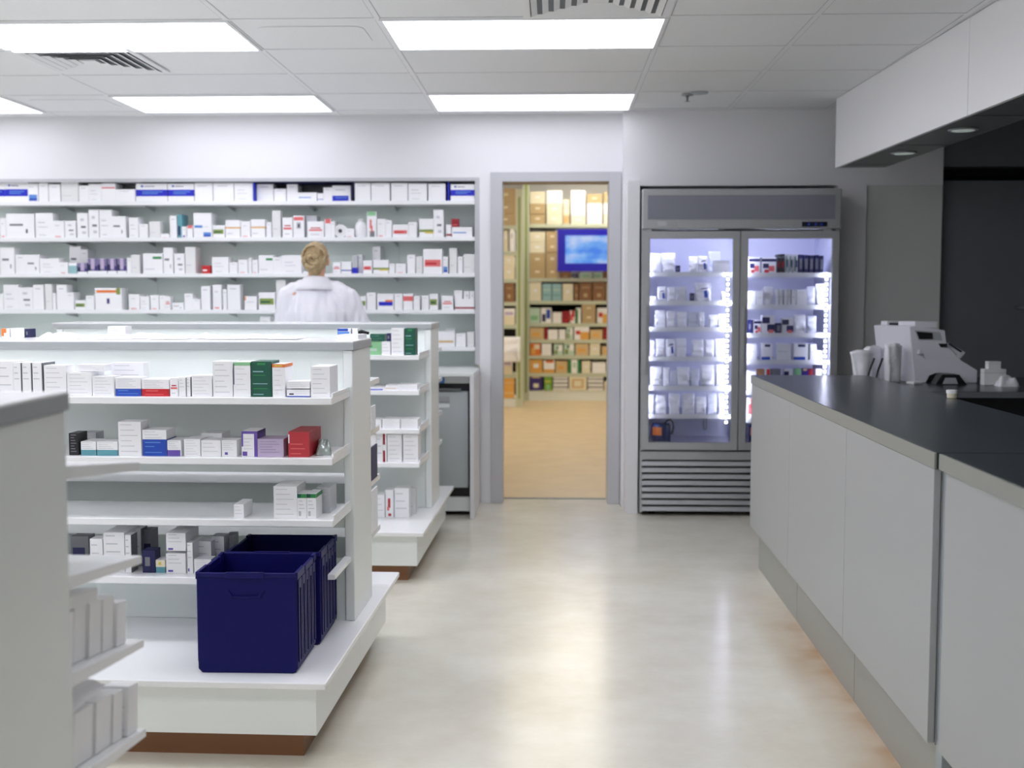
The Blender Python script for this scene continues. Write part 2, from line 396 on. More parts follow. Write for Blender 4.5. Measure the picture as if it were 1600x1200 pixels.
# ------------------------------------------------------------------ counter
CX, CY, CR = 0.976, 5.845, -0.0083
cf = Matrix.Translation((CX, CY, 0)) @ Matrix.Rotation(CR, 4, 'Z')
def cpos(x, y): v = cf @ Vector((x, y, 0)); return (v.x, v.y, 0)
segs = [(0, -0.985, 'farthest of the counter cabinets, white front panel facing the aisle'), (-0.985, -1.955, 'second white counter cabinet from the cooler end'),
        (-1.955, -2.875, 'third white counter cabinet, left of the grey filler strip'), (-2.925, -3.95, 'nearest visible white counter cabinet at the right edge of the frame'), (-3.95, -5.0, 'last white counter cabinet, beside the camera')]
for k, (a, b, lab) in enumerate(segs):
    t = thing('counter_cabinet', lab, 'cabinet', cpos(0.012 if k > 2 else 0, a - .0005), CR, group='white counter cabinets')
    L = b - a
    bx('front_panel', 0, 0.018, L + 0.0015, -0.0015, 0.21, 0.912, M['counter'], t, bevel=0.0015)
    bx('carcass', 0.02, 0.53, L + 0.003, -0.003, 0.205, 0.912, M['counter'], t)
    bx('plinth', 0.042, 0.50, L + .002, -.002 if k else -0.03, 0.0, 0.205, M['plinth'], t)
t = bx('filler_strip', 0.01, 0.5, -0.047, -0.001, 0.02, 0.912, M['gap']); t.location = cpos(0.012, -2.877); t.rotation_euler.z = CR
tag(t, 'narrow grey vertical filler strip between two counter cabinets', 'filler strip')
for k, (a, b, dx, lab) in enumerate(((0.02, -2.88, 0, 'long dark grey countertop running from the cooler end to the joint'), (-2.89, -5.0, 0.008, 'nearer dark grey countertop section at the right edge of the frame'))):
    t = thing('countertop', lab, 'countertop', cpos(dx, a), CR, group='dark counter worktops')
    bx('slab', 0.004, 0.562, b - a, 0, 0.914, 0.955, M['ctop'], t)
    e = MB(); e.box(-0.002, 0.0035, b - a, 0, 0.914, 0.9535, M['cedge'])
    e.box(0.0036, 0.562, 0.0, 0.0015, 0.914, 0.9535, M['cedge'])
    e.build('edge_band', t)

# ------------------------------------------------------------------ boxes and their print
SZ = lambda w, h: 'tall narrow' if h > 2.2 * w else 'tall' if h > 1.35 * w else 'low wide' if w > 2.2 * h else 'wide' if w > 1.35 * h else 'squarish'
def lines(u0, u1, v0, v1, n, c='text', h=0.05):
    return [(u0, v0 + (v1 - v0) * k / max(1, n - 1), u1 - (0.18 * ((k * 7) % 3)) * (u1 - u0), v0 + (v1 - v0) * k / max(1, n - 1) + h, c) for k in range(n)]
# style: base colour, printed rectangles on the front, words, optional top colour / side colour
ST = {
 'w': ('white', [(.2, .82, .7, .86, 'text')], 'white carton'),
 'v': ('white', [(.15, .6, .55, .64, 'text'), (.15, .42, .7, .45, 'text'), (.2, .1, .6, .13, 'text')], 'white carton with fine grey lines'),
 'o': ('offw', [(.12, .3, .6, .33, 'text')], 'off-white carton'),
 'k': ('white', [(.12, .5, .6, .58, 'grey'), (.7, .2, .76, .36, 'dkgrey')], 'white carton with a dark grey dash'),
 'm': ('white', [(.3, .68, .62, .78, 'text'), (.35, .4, .8, .48, 'grey'), (.45, .16, .8, .26, 'text')], 'white carton with grey pictograms'),
 'bb': ('white', [(0, .3, 1, .66, 'royal'), (.2, .52, .85, .57, 'sky'), (.2, .42, .7, .47, 'sky'), (.16, .8, .24, .9, 'blue'), (.28, .82, .6, .86, 'purpic')], 'white carton with a broad blue band and logo'),
 'bB': ('white', [(0, .0, .88, .36, 'royal'), (.15, .2, .8, .26, 'sky'), (.16, .7, .7, .76, 'text')], 'white carton with blue lower band'),
 'rl': ('white', [(0.02, .72, .98, .79, 'pink')], 'white carton with a thin red line'),
 'rt': ('white', [(.2, .05, .7, .1, 'pink'), (.2, .7, .6, .74, 'text')], 'white carton with small red print at its foot'),
 'ol': ('white', [(0, .52, 1, .6, 'amber'), (.1, .2, .5, .25, 'text')], 'white carton with an orange line'),
 'gb': ('white', [(.05, .3, .9, .66, 'olive'), (.1, .4, .7, .5, 'dkgreen')], 'white carton with a green band'),
 'gt': ('white', [(.5, .72, .95, .84, 'green'), (.1, .2, .6, .24, 'text')], 'white carton with green lettering'),
 'gy': ('white', [(0, .28, 1, .42, 'olive'), (.4, .2, 1, .3, 'yellow')], 'white carton with a green and yellow wave'),
 'bl': ('white', [(0, .22, 1, .3, 'blue')], 'white carton with a thin blue line'),
 'lb': ('white', [(.1, .06, .9, .4, 'sky'), (.1, .06, .9, .2, 'blue'), (.1, .8, .6, .84, 'text')], 'white carton with a pale blue patch'),
 'rb': ('white', [(.08, .28, .92, .56, 'pink'), (.1, .36, .7, .44, 'red')], 'white carton with a red band'),
 'rB': ('white', [(0, .1, 1, .26, 'dkred')], 'white carton with a dark red stripe'),
 'rp': ('white', [(.1, .4, .9, .5, 'pink'), (.2, .56, .8, .62, 'red'), (.2, .15, .7, .2, 'text')], 'white carton with red lettering'),
 'rh': ('white', [(.05, .78, .95, .94, 'pink'), (.3, .4, .7, .7, 'ltgrey'), (.42, .45, .6, .62, 'dkgrey')], 'white carton with red heading and picture'),
 'pk': ('white', [(.1, .75, .95, 1, 'pink')], 'white carton with a pink top edge'),
 'pb': ('white', [(0, .55, 1, .85, 'pink')], 'white carton with pink band'),
 'pl': ('white', [(.2, .05, .7, .2, 'purple'), (.15, .7, .75, .76, 'text')], 'white carton with a small purple mark'),
 'pp': ('purpic', [(0, 0, .3, .6, 'navy'), (.3, .3, .7, 1, 'lilac'), (.7, .0, 1, .5, 'violet'), (0, 0, 1, .18, 'white')], 'purple pictured carton'),
 'tl': ('white', [(0, 0, 1, .75, 'ltteal')], 'pale turquoise and white carton'),
 'dg': ('grey', [(.1, .1, .8, .6, 'navy')], 'dark grey carton'),
 'dt': ('teal', [(.1, .1, .6, .5, 'navy')], 'dark teal pack'),
 'g': ('ltgrey', [(.15, .7, .7, .76, 'text')], 'light grey carton'),
 'gB': ('ltgrey', [(0, 0, 1, .32, 'royal')], 'grey carton with blue foot'),
 'rd': ('dkred', [(.1, .2, .8, .3, 'pink')], 'dark red carton'),
 'rr': ('red', [(.1, .3, .6, .5, 'white')], 'small red and purple pack'),
 'gv': ('white', [(.05, .84, .95, 1, 'ltgreen'), (.3, .35, .5, .7, 'pink'), (.3, .02, .8, .25, 'grey'), (.42, .2, .6, .45, 'pink')], 'white carton with green top and pink device picture'),
 'or': ('white', [(0, .7, .1, 1, 'orange'), (.15, .55, .8, .6, 'text')], 'white carton with an orange corner'),
 'ob': ('white', [(0.0, .6, 1, 1, 'brown'), (.1, .66, .7, .9, 'amber'), (.4, .15, .5, .4, 'purple')], 'white carton with brown and orange top'),
 'o2': ('white', [(.05, .78, .9, .9, 'orange'), (.8, .7, .95, 1, 'olive'), (.44, .28, .54, .52, 'violet')], 'white carton with orange heading'),
 'br': ('white', [(.1, .26, .95, .5, 'royal'), (.5, .5, .95, .62, 'orange')], 'white carton with blue band and orange mark'),
 'tb': ('white', [(0, .28, .9, .42, 'tan')], 'white carton with a tan band'),
 'bx': ('white', [(.05, .4, .7, .5, 'sky')], 'white carton with blue lettering'),
 'nv': ('navy', [(.2, .3, .6, .7, 'grey')], 'navy blue carton'),
 'nw': ('white', [(.0, 0, .1, 1, 'navy')], 'white carton with navy edge'),
 'OW': ('white', [(0, .15, .6, 1, 'orange'), (.3, .1, .7, .5, 'white')], 'orange and white carton'),
 # gondola cartons
 'B2': ('white', [(0, 0, 1, .4, 'blue'), (.1, .28, .5, .32, 'sky'), (.1, .12, .9, .15, 'sky')] + lines(.08, .8, .5, .9, 5, h=.02), 'white carton with blue lower half'),
 'R2': ('white', [(0, 0, 1, .44, 'red'), (.15, .3, .6, .35, 'pink'), (.1, .1, .8, .13, 'pink')] + lines(.08, .8, .52, .9, 5, h=.02), 'white carton with red lower half'),
 'B3': ('white', [(0, 0, 1, .64, 'blue'), (.1, .5, .75, .54, 'sky'), (.1, .35, .5, .38, 'sky'), (.1, .12, .8, .15, 'sky')] + lines(.1, .8, .7, .92, 3, h=.02), 'white and bright blue carton'),
 'T2': ('white', [(0, 0, 1, .4, 'teal')] + lines(.08, .8, .5, .9, 4, h=.025), 'white carton with teal lower band'),
 'P2': ('white', [(0, 0, .94, .38, 'purple')] + lines(.1, .8, .5, .9, 4, h=.025), 'small white carton with purple lower band'),
 'L2': ('lilac', lines(.1, .85, .25, .85, 5, 'purpic', .02), 'lilac carton'),
 'P3': ('white', [(0, .9, 1, 1, 'purple'), (.8, 0, 1, 1, 'purple'), (0, .4, .1, .9, 'purple'), (.05, .03, .35, .2, 'purple')] + lines(.15, .7, .3, .7, 4, h=.02), 'white carton framed in purple'),
 'PD': ('white', [(.2, .1, .4, .26, 'purple')] + lines(.1, .8, .4, .9, 5, h=.02), 'white carton with a purple dot'),
 'R3': ('rose', [(.1, .5, .7, .53, 'pink'), (.1, .32, .8, .35, 'pink'), (.1, .12, .6, .15, 'pink'), (0, .55, .06, .9, 'white')], 'red carton'),
 'D3': ('dkgreen', [(.3, .9, .7, .96, 'green'), (.08, .7, .6, .73, 'ltteal'), (.08, .6, .7, .62, 'green'), (.08, .36, .8, .38, 'ltteal'), (.08, .22, .8, .24, 'green'), (.08, .06, .6, .08, 'ltteal')], 'dark green carton'),
 'G3': ('white', [(0, .9, 1, 1, 'ltgreen'), (0, .35, .05, .95, 'navy')] + lines(.15, .8, .2, .8, 5, h=.012), 'white carton with pale green top'),
 'O3': ('white', [(0, .9, 1, 1, 'orange'), (.2, .93, .8, .97, 'yellow')] + lines(.15, .8, .2, .8, 5, h=.012), 'white carton with orange top band'),
 'W3': ('white', lines(.1, .85, .12, .9, 6, h=.018), 'white carton with fine print'),
 'W4': ('white', lines(.1, .85, .3, .8, 3, h=.03), 'plain white carton'),
 'W5': ('white', [(.1, .06, .35, .16, 'purple')] + lines(.12, .8, .5, .9, 3, h=.03), 'white carton with a small violet logo'),
 'N3': ('white', [(0, 0, 1, .14, 'blue'), (.1, .3, .3, .5, 'dkgrey')] + lines(.4, .9, .5, .8, 2, h=.03), 'flat white carton with blue edge'),
 'V3': ('white', [(0, .84, 1, 1, 'green'), (0, .84, .4, 1, 'dkgreen'), (.15, .1, .4, .3, 'ltgrey')] + lines(.15, .8, .4, .7, 3, h=.03), 'white carton with green top band'),
 'K3': ('black', lines(.2, .8, .15, .9, 7, 'grey', .04), 'black carton'),
 'Y3': ('white', [(0, 0, 1, .45, 'teal'), (0, .45, 1, 1, 'cream'), (.3, .6, .6, .85, 'yellow')], 'small cream and teal carton'),
 'S3': ('white', [(0, 0, .6, 1, 'dkred'), (0, .4, .6, .6, 'white')], 'narrow white and dark red carton'),
 'F3': ('white', [(.3, .35, .6, .7, 'rose'), (.2, .25, .45, .4, 'pink'), (.35, .05, .7, .15, 'rose')], 'white carton with a red figure'),
 'Bk': ('white', [(0, .72, .8, 1, 'blue'), (0, .05, 1, .4, 'blue'), (0, .42, .9, .68, 'sky')], 'blue and white striped carton'),
 'Lg': ('ltgreen', [(.2, .3, .8, .5, 'mint'), (.1, .6, .6, .7, 'green')], 'light green carton'),
 'Wd': ('white', [(.93, 0, 1, 1, 'grey')] + lines(.1, .7, .5, .85, 3, h=.03), 'white carton with dark edge'),
 # storeroom
 'c': ('cream', [(.35, .45, .65, .62, 'white')], 'cream cardboard box'), 'q': ('kraft', [(.35, .45, .65, .62, 'cream')], 'brown cardboard box'),
 'n': ('dkraft', [(.35, .2, .65, .4, 'kraft'), (.2, .7, .8, .74, 'kraft')], 'dark brown cardboard box'), 'x': ('white', [(.1, .5, .9, .54, 'offw')], 'white storeroom box'),
 'ta': ('tan', [(.2, .3, .7, .6, 'amber')], 'tan product box'), 'mi': ('mint', [(.1, .2, .8, .5, 'ltgreen')], 'pale mint product box'), 'tq': ('ltteal', [(.1, .6, .8, .66, 'mint'), (.1, .3, .8, .36, 'teal')], 'pale turquoise product box'),
 're': ('dkred', [(.1, .2, .8, .3, 'red')], 'dark red product box'), 'wg': ('white', [(0, 0, .4, .9, 'green')], 'white and green product box'), 'wp': ('white', [(.1, .1, .5, .5, 'purple'), (.5, .5, .9, .9, 'violet')], 'white and violet product box'),
 'oh': ('white', [(.1, .4, .4, .7, 'red'), (.4, 0, 1, .6, 'amber')], 'white and orange product box'), 'am': ('amber', [(.3, .4, .7, .7, 'white')], 'orange product box'), 'wo': ('white', [(0, .0, 1, .3, 'amber'), (.2, .8, .9, 1, 'orange')], 'white box with orange base'),
 'gw': ('green', [(.25, 0, .75, 1, 'white'), (.35, .4, .65, .8, 'mint')], 'green and white product box'), 'vi': ('violet', [(.3, .2, .7, .5, 'cream'), (.2, .9, .8, 1, 'tan')], 'dark violet product box'), 'li': ('lime', [(.1, .6, .8, .7, 'yellow'), (.3, .1, .7, .4, 'ltgreen')], 'lime green product box'),
 'st': ('offw', [(0, .2, 1, .3, 'grey'), (0, .5, 1, .6, 'grey'), (0, .8, 1, .88, 'grey')], 'grey striped product stack'), 'ct': ('cream', [(.15, .15, .85, .85, 'tan'), (.3, .3, .7, .7, 'cream')], 'cream box with tan frame'), 'fl': ('mint', [(.1, .1, .4, .5, 'olive'), (.5, .4, .9, .9, 'white'), (.3, .6, .5, .8, 'dkgreen')], 'floral green and white pack'),
 'pi': ('white', [(.0, .2, .7, .7, 'pink'), (.3, .5, .9, 1, 'red')], 'pink and white product box'), 'bw': ('white', [(.1, .1, .45, .6, 'navy'), (.5, .3, .9, .9, 'blue')], 'blue and white patterned pack'), 'op': ('orange', [(.1, .1, .5, .6, 'amber'), (.4, .5, .9, .9, 'cream')], 'orange patterned pack'),
 'bk': ('black', [(.1, .4, .4, .6, 'grey')], 'flat black device box'), 'yw': ('white', [(0, 0, 1, .55, 'cream'), (.1, .6, .9, .8, 'lilac')], 'white and yellow pack'), 'by': ('amber', [(0, .45, 1, .5, 'cream')], 'orange and cream carton'),
 'bi': ('cream', [(.3, .6, .7, .8, 'white')], 'cream lever binder'), 'wi': ('white', [(.3, .6, .7, .8, 'ltgrey')], 'white lever binder'),
 # cooler print
 'cb': ('white', [(0, .72, 1, .9, 'navy'), (.1, .3, .5, .6, 'navy'), (.5, .1, .9, .45, 'pink'), (.2, .02, .5, .2, 'red')], 'white pack with navy and red print'),
 'cn': ('navy', [(.2, .2, .8, .8, 'grey')], 'slim navy bottle-like pack'), 'cr': ('black', [(.2, .3, .8, .6, 'dkred'), (.2, .8, .8, .9, 'grey')], 'slim black and red pack'), 'cg': ('ltgrey', [(.2, .1, .5, .9, 'dkgreen'), (.55, .3, .9, .7, 'navy')], 'slim grey and green pack'),
 'cu': ('white', [(0, 0, .8, .2, 'blue'), (.3, .8, .8, .95, 'navy')], 'white pack with blue foot'), 'cw': ('white', [(.1, .5, .8, .54, 'text')], 'slim white pack'), 'cm': ('white', [(.0, .55, .6, .9, 'navy'), (.4, .1, 1, .5, 'navy'), (.5, 0, .9, .2, 'pink')], 'white pack with slanting navy print'),
}
def carton_mesh(name, w, d, h, style):
    base, rects, words = ST[style]
    b = MB(); m = P(base)
    b.box(-w / 2, w / 2, 0, d, 0, h, m)
    e = 0.0004
    for j, (u0, v0, u1, v1, c) in enumerate(rects):
        y = -e * (1 + 0.25 * j)
        b.poly([(-w / 2 + u0 * w, y, v0 * h), (-w / 2 + u1 * w, y, v0 * h), (-w / 2 + u1 * w, y, v1 * h), (-w / 2 + u0 * w, y, v1 * h)], P(c))
        if u1 >= .99 and (u1 - u0 > .8 or u0 > .7):                # bands wrap round the side
            b.poly([(w / 2 + e, 0, v0 * h), (w / 2 + e, d, v0 * h), (w / 2 + e, d, v1 * h), (w / 2 + e, 0, v1 * h)], P(c))
    b.poly([(-w / 2, d * .5 - .0006, h + .0003), (w / 2, d * .5 - .0006, h + .0003), (w / 2, d * .5 + .0006, h + .0003), (-w / 2, d * .5 + .0006, h + .0003)], P('ltgrey'))
    b.keep = True
    return b
ORD = 'first second third fourth fifth sixth seventh eighth ninth tenth eleventh twelfth thirteenth fourteenth fifteenth sixteenth seventeenth eighteenth nineteenth twentieth'.split()
def ordw(n): return ORD[n - 1] if n <= 20 else f'{n}{("st" if n % 10 == 1 else "nd" if n % 10 == 2 else "rd" if n % 10 == 3 else "th")}'

def shelf_row(spec, fr, yf, zs, place, group, name='medicine_carton', cat='medicine box', dmax=0.2, dr=(0.06, 0.12), tilt=0.02, ends=('left', 'right'), xl=-9, xr=9, maker=None, zmap=None):
    """spec: 'x0 x1 ytop style' in the photograph, ';' between cartons; options b=<metres set back>, y=<foot>, d=<depth>"""
    ent = []
    for s in spec.replace('\n', ';').split(';'):
        q = s.split()
        if len(q) < 4: continue
        o = dict(a.split('=') for a in q[4:])
        ent.append([float(q[0]), float(q[1]), float(q[2]), q[3], o])
    ent.sort(key=lambda e: (e[0], -e[2]))
    for e in ent:                                                   # neighbours in one line must not overlap
        for f in ent:
            if f is not e and f[0] > e[0] and f[0] < e[1] and f[4].get('b') == e[4].get('b') and f[4].get('y') == e[4].get('y') and f[4].get('u') == e[4].get('u'): e[1] = f[0]
    n = len(ent)
    for k, (x0, x1, yt, st, o) in enumerate(ent):
        y = yf + float(o.get('b', 0)) + random.uniform(0, 0.004)
        a, b = fr.at(x0, yt, y), fr.at(x1, yt, y)
        z0 = zs
        if 'y' in o: z0 = fr.at(x0, float(o['y']), y).z
        if 'u' in o: z0 = zs + float(o['u'])
        ax, bxx = max(a.x, xl) + 0.0006, min(b.x, xr) - 0.0006
        w, h = max(0.006, bxx - ax), max(0.006, a.z - z0)
        d = float(o['d']) if 'd' in o else max(0.03, min(dmax, random.uniform(*dr)))
        L, words = (ordw(k + 1) + ' from ' + ends[0], None) if k < n / 2 else (ordw(n - k) + ' from ' + ends[1], None)
        lab = f'{SZ(w, h)} {ST[st][2] if st in ST else st} {place}, {L}'
        ws = lab.split()
        if len(ws) > 16: lab = ' '.join(lab.split()[len(SZ(w, h).split()):])
        loc = fr.m @ Vector(((ax + bxx) / 2, y, z0 + 0.0003))
        ob = (maker or (lambda nm, w, d, h, st: carton_mesh(nm, w, d, h, st).build(nm)))(name, w, d, h, st)
        ob.location = loc; ob.rotation_euler.z = fr.rz
        tag(ob, lab, cat, group)

# ------------------------------------------------------------------ wall shelving in the back wall
WSZ = [1.952, 1.720, 1.488, 1.253, 1.013]
t = thing('wall_shelving', 'built-in white wall shelving with five long shelves of medicine', 'shelving', (0, YB, 0))
WX0 = -5.2
bx('back_panel', WX0, XS, 0.255, 0.27, 0.80, 2.075, M['wback'], t)
bx('side_panel', XS, XS + 0.031, 0.0, 0.27, 0.90, 2.098, M['frame'], t)
bx('side_panel', WX0 - 0.03, WX0, 0.0, 0.27, 0.90, 2.098, M['frame'], t)
bx('top_rail', WX0, XS, 0.0, 0.255, 2.077, 2.098, M['frame'], t)
for z in WSZ:
    s = bx('shelf', WX0 + .001, XS - 0.001, 0.008, 0.254, z - 0.024, z, M['shelf'], t, bevel=0.0015)
    for x in (-3.2, -2.66, -2.12, -1.585, -1.035, -4.3, -3.75): MB().prism([(x - .002, .25, z - .024), (x - .002, .05, z - .024), (x - .002, .06, z - .030), (x - .002, .25, z - .05)], (.004, 0, 0), M['cap']).build('bracket', s)
tri = MB()
for x in (-3.2, -2.66, -2.12, -1.585, -1.035, -4.3, -3.75): tri.box(x - .008, x + .008, .250, .255, 0.92, 2.07, M['wback'])
tri.build('slotted_upright', t)
GRP = 'medicine cartons on the wall shelves'
rows = ['''-40 -22 286 bb;-22 7 286 bb;7 43 285.5 bb;43 59 287 lb;60 75 286 w;76 94 288 w;95 122 285 o;123 138 290 w;138 158 287.5 v;158 180 286.5 rl;180 211 296 w;212 261 287 bb;262 303 287 bb;304 332 286 w;333 365 286 w;366 395 286 v;401 427 288 w b=.03;428 447 295 w b=.03;448 465 288 w b=.03;465 495 301 bx b=.03;496 505 302 bl b=.03;505 519 293 w b=.03;519 548 290 bB b=.03;554 579 286 w;580 609 286 w;611 637 286 w;638 667 286.5 v;669 696 287 w;704 742 288 bb''',
'''0 9 341 rt;9 53 334 k;55 82 333 v;82 100 345 rt;101 118 345 m;120 137 333 m;138 154 328 m;155 174 328 v;174 196 338 k;201 216 340 v;217 231 350 w;233 250 346 o;251 264 365 rt;265 276 337 w;277 284 335 dt;284 291 354 pl;292 301 352 pk;302 330 333 bx;316 331 351 lb b=-.012 d=.01;332 351 352 gb;352 375 344 ol;376 391 346 rt;392 414 343 ol;416 424 347 w;425 438 329 o;441 457 340 rp;458 475 337 rh;478 495 337 g b=.03;480 506 346 rp b=-.012 d=.03;507 517 342 pk;517 523 346 w;540 553 357 rt;573 588 331 gv;589 602 342 rt;602 612 344 w;613 638 351 rb;638 651 347 w;655 677 342 gy;677 693 328 m;697 705 351 rB;706 738 355 bx d=.1;705 717 342 rd y=354.7 b=.02 d=.06''',
'''0 22 387 k;24 40 398 w;40 61 398 k;62 92 404 v;92 106 410 rt;108 126 385 k b=.09;126 137 390 w b=.09;107 120 411 tl d=.06;121 136 411 pp d=.06;137 152 404 pp;152 167 404 pp;168 182 404 pp;183 197 404 pp;198 205 403 w;205 218 398 o;223 254 396 gt;255 270 387 k;272 288 396 m;289 305 386 o;315 329 415 rr;331 357 402 v;358 371 410 w;372 387 406 rt;388 393 403 w;394 403 406 rt;404 427 399 gt;427 440 402 w;440 471 399 v;474 486 424 w;520 532 410 rp;533 549 409 bl;550 558 399 gB;558 566 398 w b=.05;567 581 407 rb d=.045;582 594 385 w b=.09;583 607 406 gy d=.07;608 617 412 w;618 634 412 rt;636 649 398 w;650 660 401 o;661 691 389 rb;692 700 401 lb;702 714 388 o;715 723 401 w;724 742 397 o''',
'''-14 5 459 w;5 28 445 v;28 51 449 m;51 68 445 w;70 81 444 o;82 87 458 w;88 104 445 w;104 115 457 w;117 134 469 gb;134 147 462 w;148 190 450 o2;201 218 460 rt;219 233 463 v;235 248 461 rt;249 258 462 w;258 266 463 rp;269 287 473 k;288 301 459 w;301 313 467 w;314 328 447 w;332 346 445 rt;348 354 452 w;355 375 445 w;382 401 463 or;404 430 457 gb;431 446 438 o;448 462 447 w;462 520 462 w;521 551 458 w;552 559 462 w;560 572 463 gb;573 587 457 w;589 615 459 br;616 629 459 w;630 645 459 pb;646 656 463 w;659 670 462 w;671 684 459 gb;690 708 462 rp;711 741 467 rB d=.09;710 722 454 w u=.072 d=.05;725 733 455 m u=.072 d=.05;734 741 455 m u=.072 d=.05''',
'''406 422 495 w;684 711 518 tb;696 711 514 w b=.13 d=.05;712 728 521 w;730 741 519 o''']
nm = ['on top wall shelf', 'on second wall shelf', 'on third wall shelf', 'on fourth wall shelf', 'on lowest wall shelf']
for k in range(5):
    shelf_row(rows[k], WORLD, YB + 0.025, WSZ[k], nm[k], GRP, dr=(.07, .14) if k else (.1, .18), xr=XS - .003)
# shelf-ready tray with blue edge on the top shelf
a, b = atY(397, 286, YB + .022), atY(550.5, 313, YB + .022)
t = MB(); t.box(a.x - .004, a.x + .004, YB + .015, YB + .2, 1.9525, 2.072, P('royal')); t.box(b.x + .001, b.x + .005, YB + .015, YB + .2, 1.9525, 2.072, P('navy')); t.box(a.x + .004, b.x + .001, YB + .196, YB + .2, 1.9525, 2.072, P('dkgrey'))
t.box(a.x - .004, b.x + .005, YB + .015, YB + .2, 2.072, 2.0745, P('navy'))
tag(t.build('open_case'), 'open blue-edged case holding small cartons in the middle of the top wall shelf', 'display case')
t = MB(); a = atY(701, 287, YB + .025); t.box(a.x - .006, a.x + .004, YB + .02, YB + .2, 1.9525, 2.07, P('royal')); tag(t.build('box_lid'), 'blue upright lid standing left of the rightmost blue-banded carton', 'lid')
# round items on the second shelf
a = atY(532, 347, YB + .03); r = 0.042
t = MB(); pts = [(r * math.cos(2 * PI * k / 28), 0, r * math.sin(2 * PI * k / 28) + r) for k in range(28)]
t.prism(pts, (0, .03, 0), P('white')); t.prism([(p[0] * .3 - .004, -.001, (p[2] - r) * .3 + r) for p in pts], (0, .001, 0), P('dkgrey')); t.prism([(p[0] * .85, -.0006, (p[2] - r) * .85 + r) for p in pts], (0, .0006, 0), P('offw'))
tag(t.build('tape_roll', loc=(a.x, YB + .04, WSZ[1])), 'round white roll with dark centre on second wall shelf', 'tape roll')
a = atY(562, 342, YB + .03)
t = thing('bottle', 'white rounded bottle beside the green-topped carton on second wall shelf', 'bottle', (a.x, YB + .08, WSZ[1]))
MB().lathe([(.034, 0), (.038, .01), (.038, .07), (.03, .095), (.016, .105)], P('white'), n=20).build('body', t, smooth=True); MB().lathe([(.017, .105), (.017, .122)], P('offw'), n=16).build('cap', t)

# ------------------------------------------------------------------ bench under the wall shelving
t = thing('worktop', 'thin pale worktop below the wall shelving', 'worktop', (0, 7.05, 0))
bx('slab', -5.2, -0.476, 0.0, 0.565, 0.862, 0.882, M['gond'], t, bevel=.002)
bx('rear_slab', -5.2, XS - .002, 0.566, 0.823, 0.862, 0.882, M['gond'], t)
tag(bx('end_panel', -0.50, -0.474, 7.045, 7.595, 0, 0.861, M['wall'], bevel=.002), 'white end panel closing the bench left of the doorway', 'panel')
A = thing('dishwasher', 'grey under-counter appliance beside the white end panel', 'appliance', (-1.12, 7.15, 0))
bx('body', 0.005, 0.612, 0.04, 0.50, 0.02, 0.855, M['black'], A)
bx('door', 0.008, 0.602, 0.0, 0.038, 0.175, 0.765, M['tapp'], A, bevel=.004)
bx('control_strip', 0.008, 0.61, 0.0, 0.038, 0.815, 0.855, M['gond'], A)
bx('plinth', 0.008, 0.61, 0.005, 0.038, 0.03, 0.115, M['gond'], A)
bx('label', 0.36, 0.46, -0.002, 0.0, 0.815, 0.85, P('sky'), A)
bx('latch', 0.33, 0.56, -0.018, -0.0005, 0.772, 0.784, M['steeld'], A)
bx('lock_plate', 0.38, 0.49, -0.006, -0.0005, 0.70, 0.735, M['steel'], A, bevel=.002)
bx('handle_strip', 0.30, 0.49, -0.004, -0.0005, 0.665, 0.69, M['gond'], A)
for k, x in enumerate((-2.0, -2.9, -3.8, -4.7)):
    t = thing('base_cabinet', f'white base cabinet under the wall bench, {ORD[k]} left of the grey appliance', 'cabinet', (x, 7.15, 0), group='bench base cabinets')
    bx('carcass', 0.0, 0.876, 0.02, 0.45, 0.08, 0.86, M['gond'], t); bx('kick', 0.0, 0.876, 0.06, 0.4, 0, 0.08, M['wood'], t)
    for u in (0.003, 0.441): dd = bx('door', u, u + 0.432, 0.0, 0.019, 0.09, 0.855, M['gond'], t, bevel=.002); bx('handle', u + .2, u + .3, -0.015, -0.001, 0.8, 0.81, M['steel'], dd)

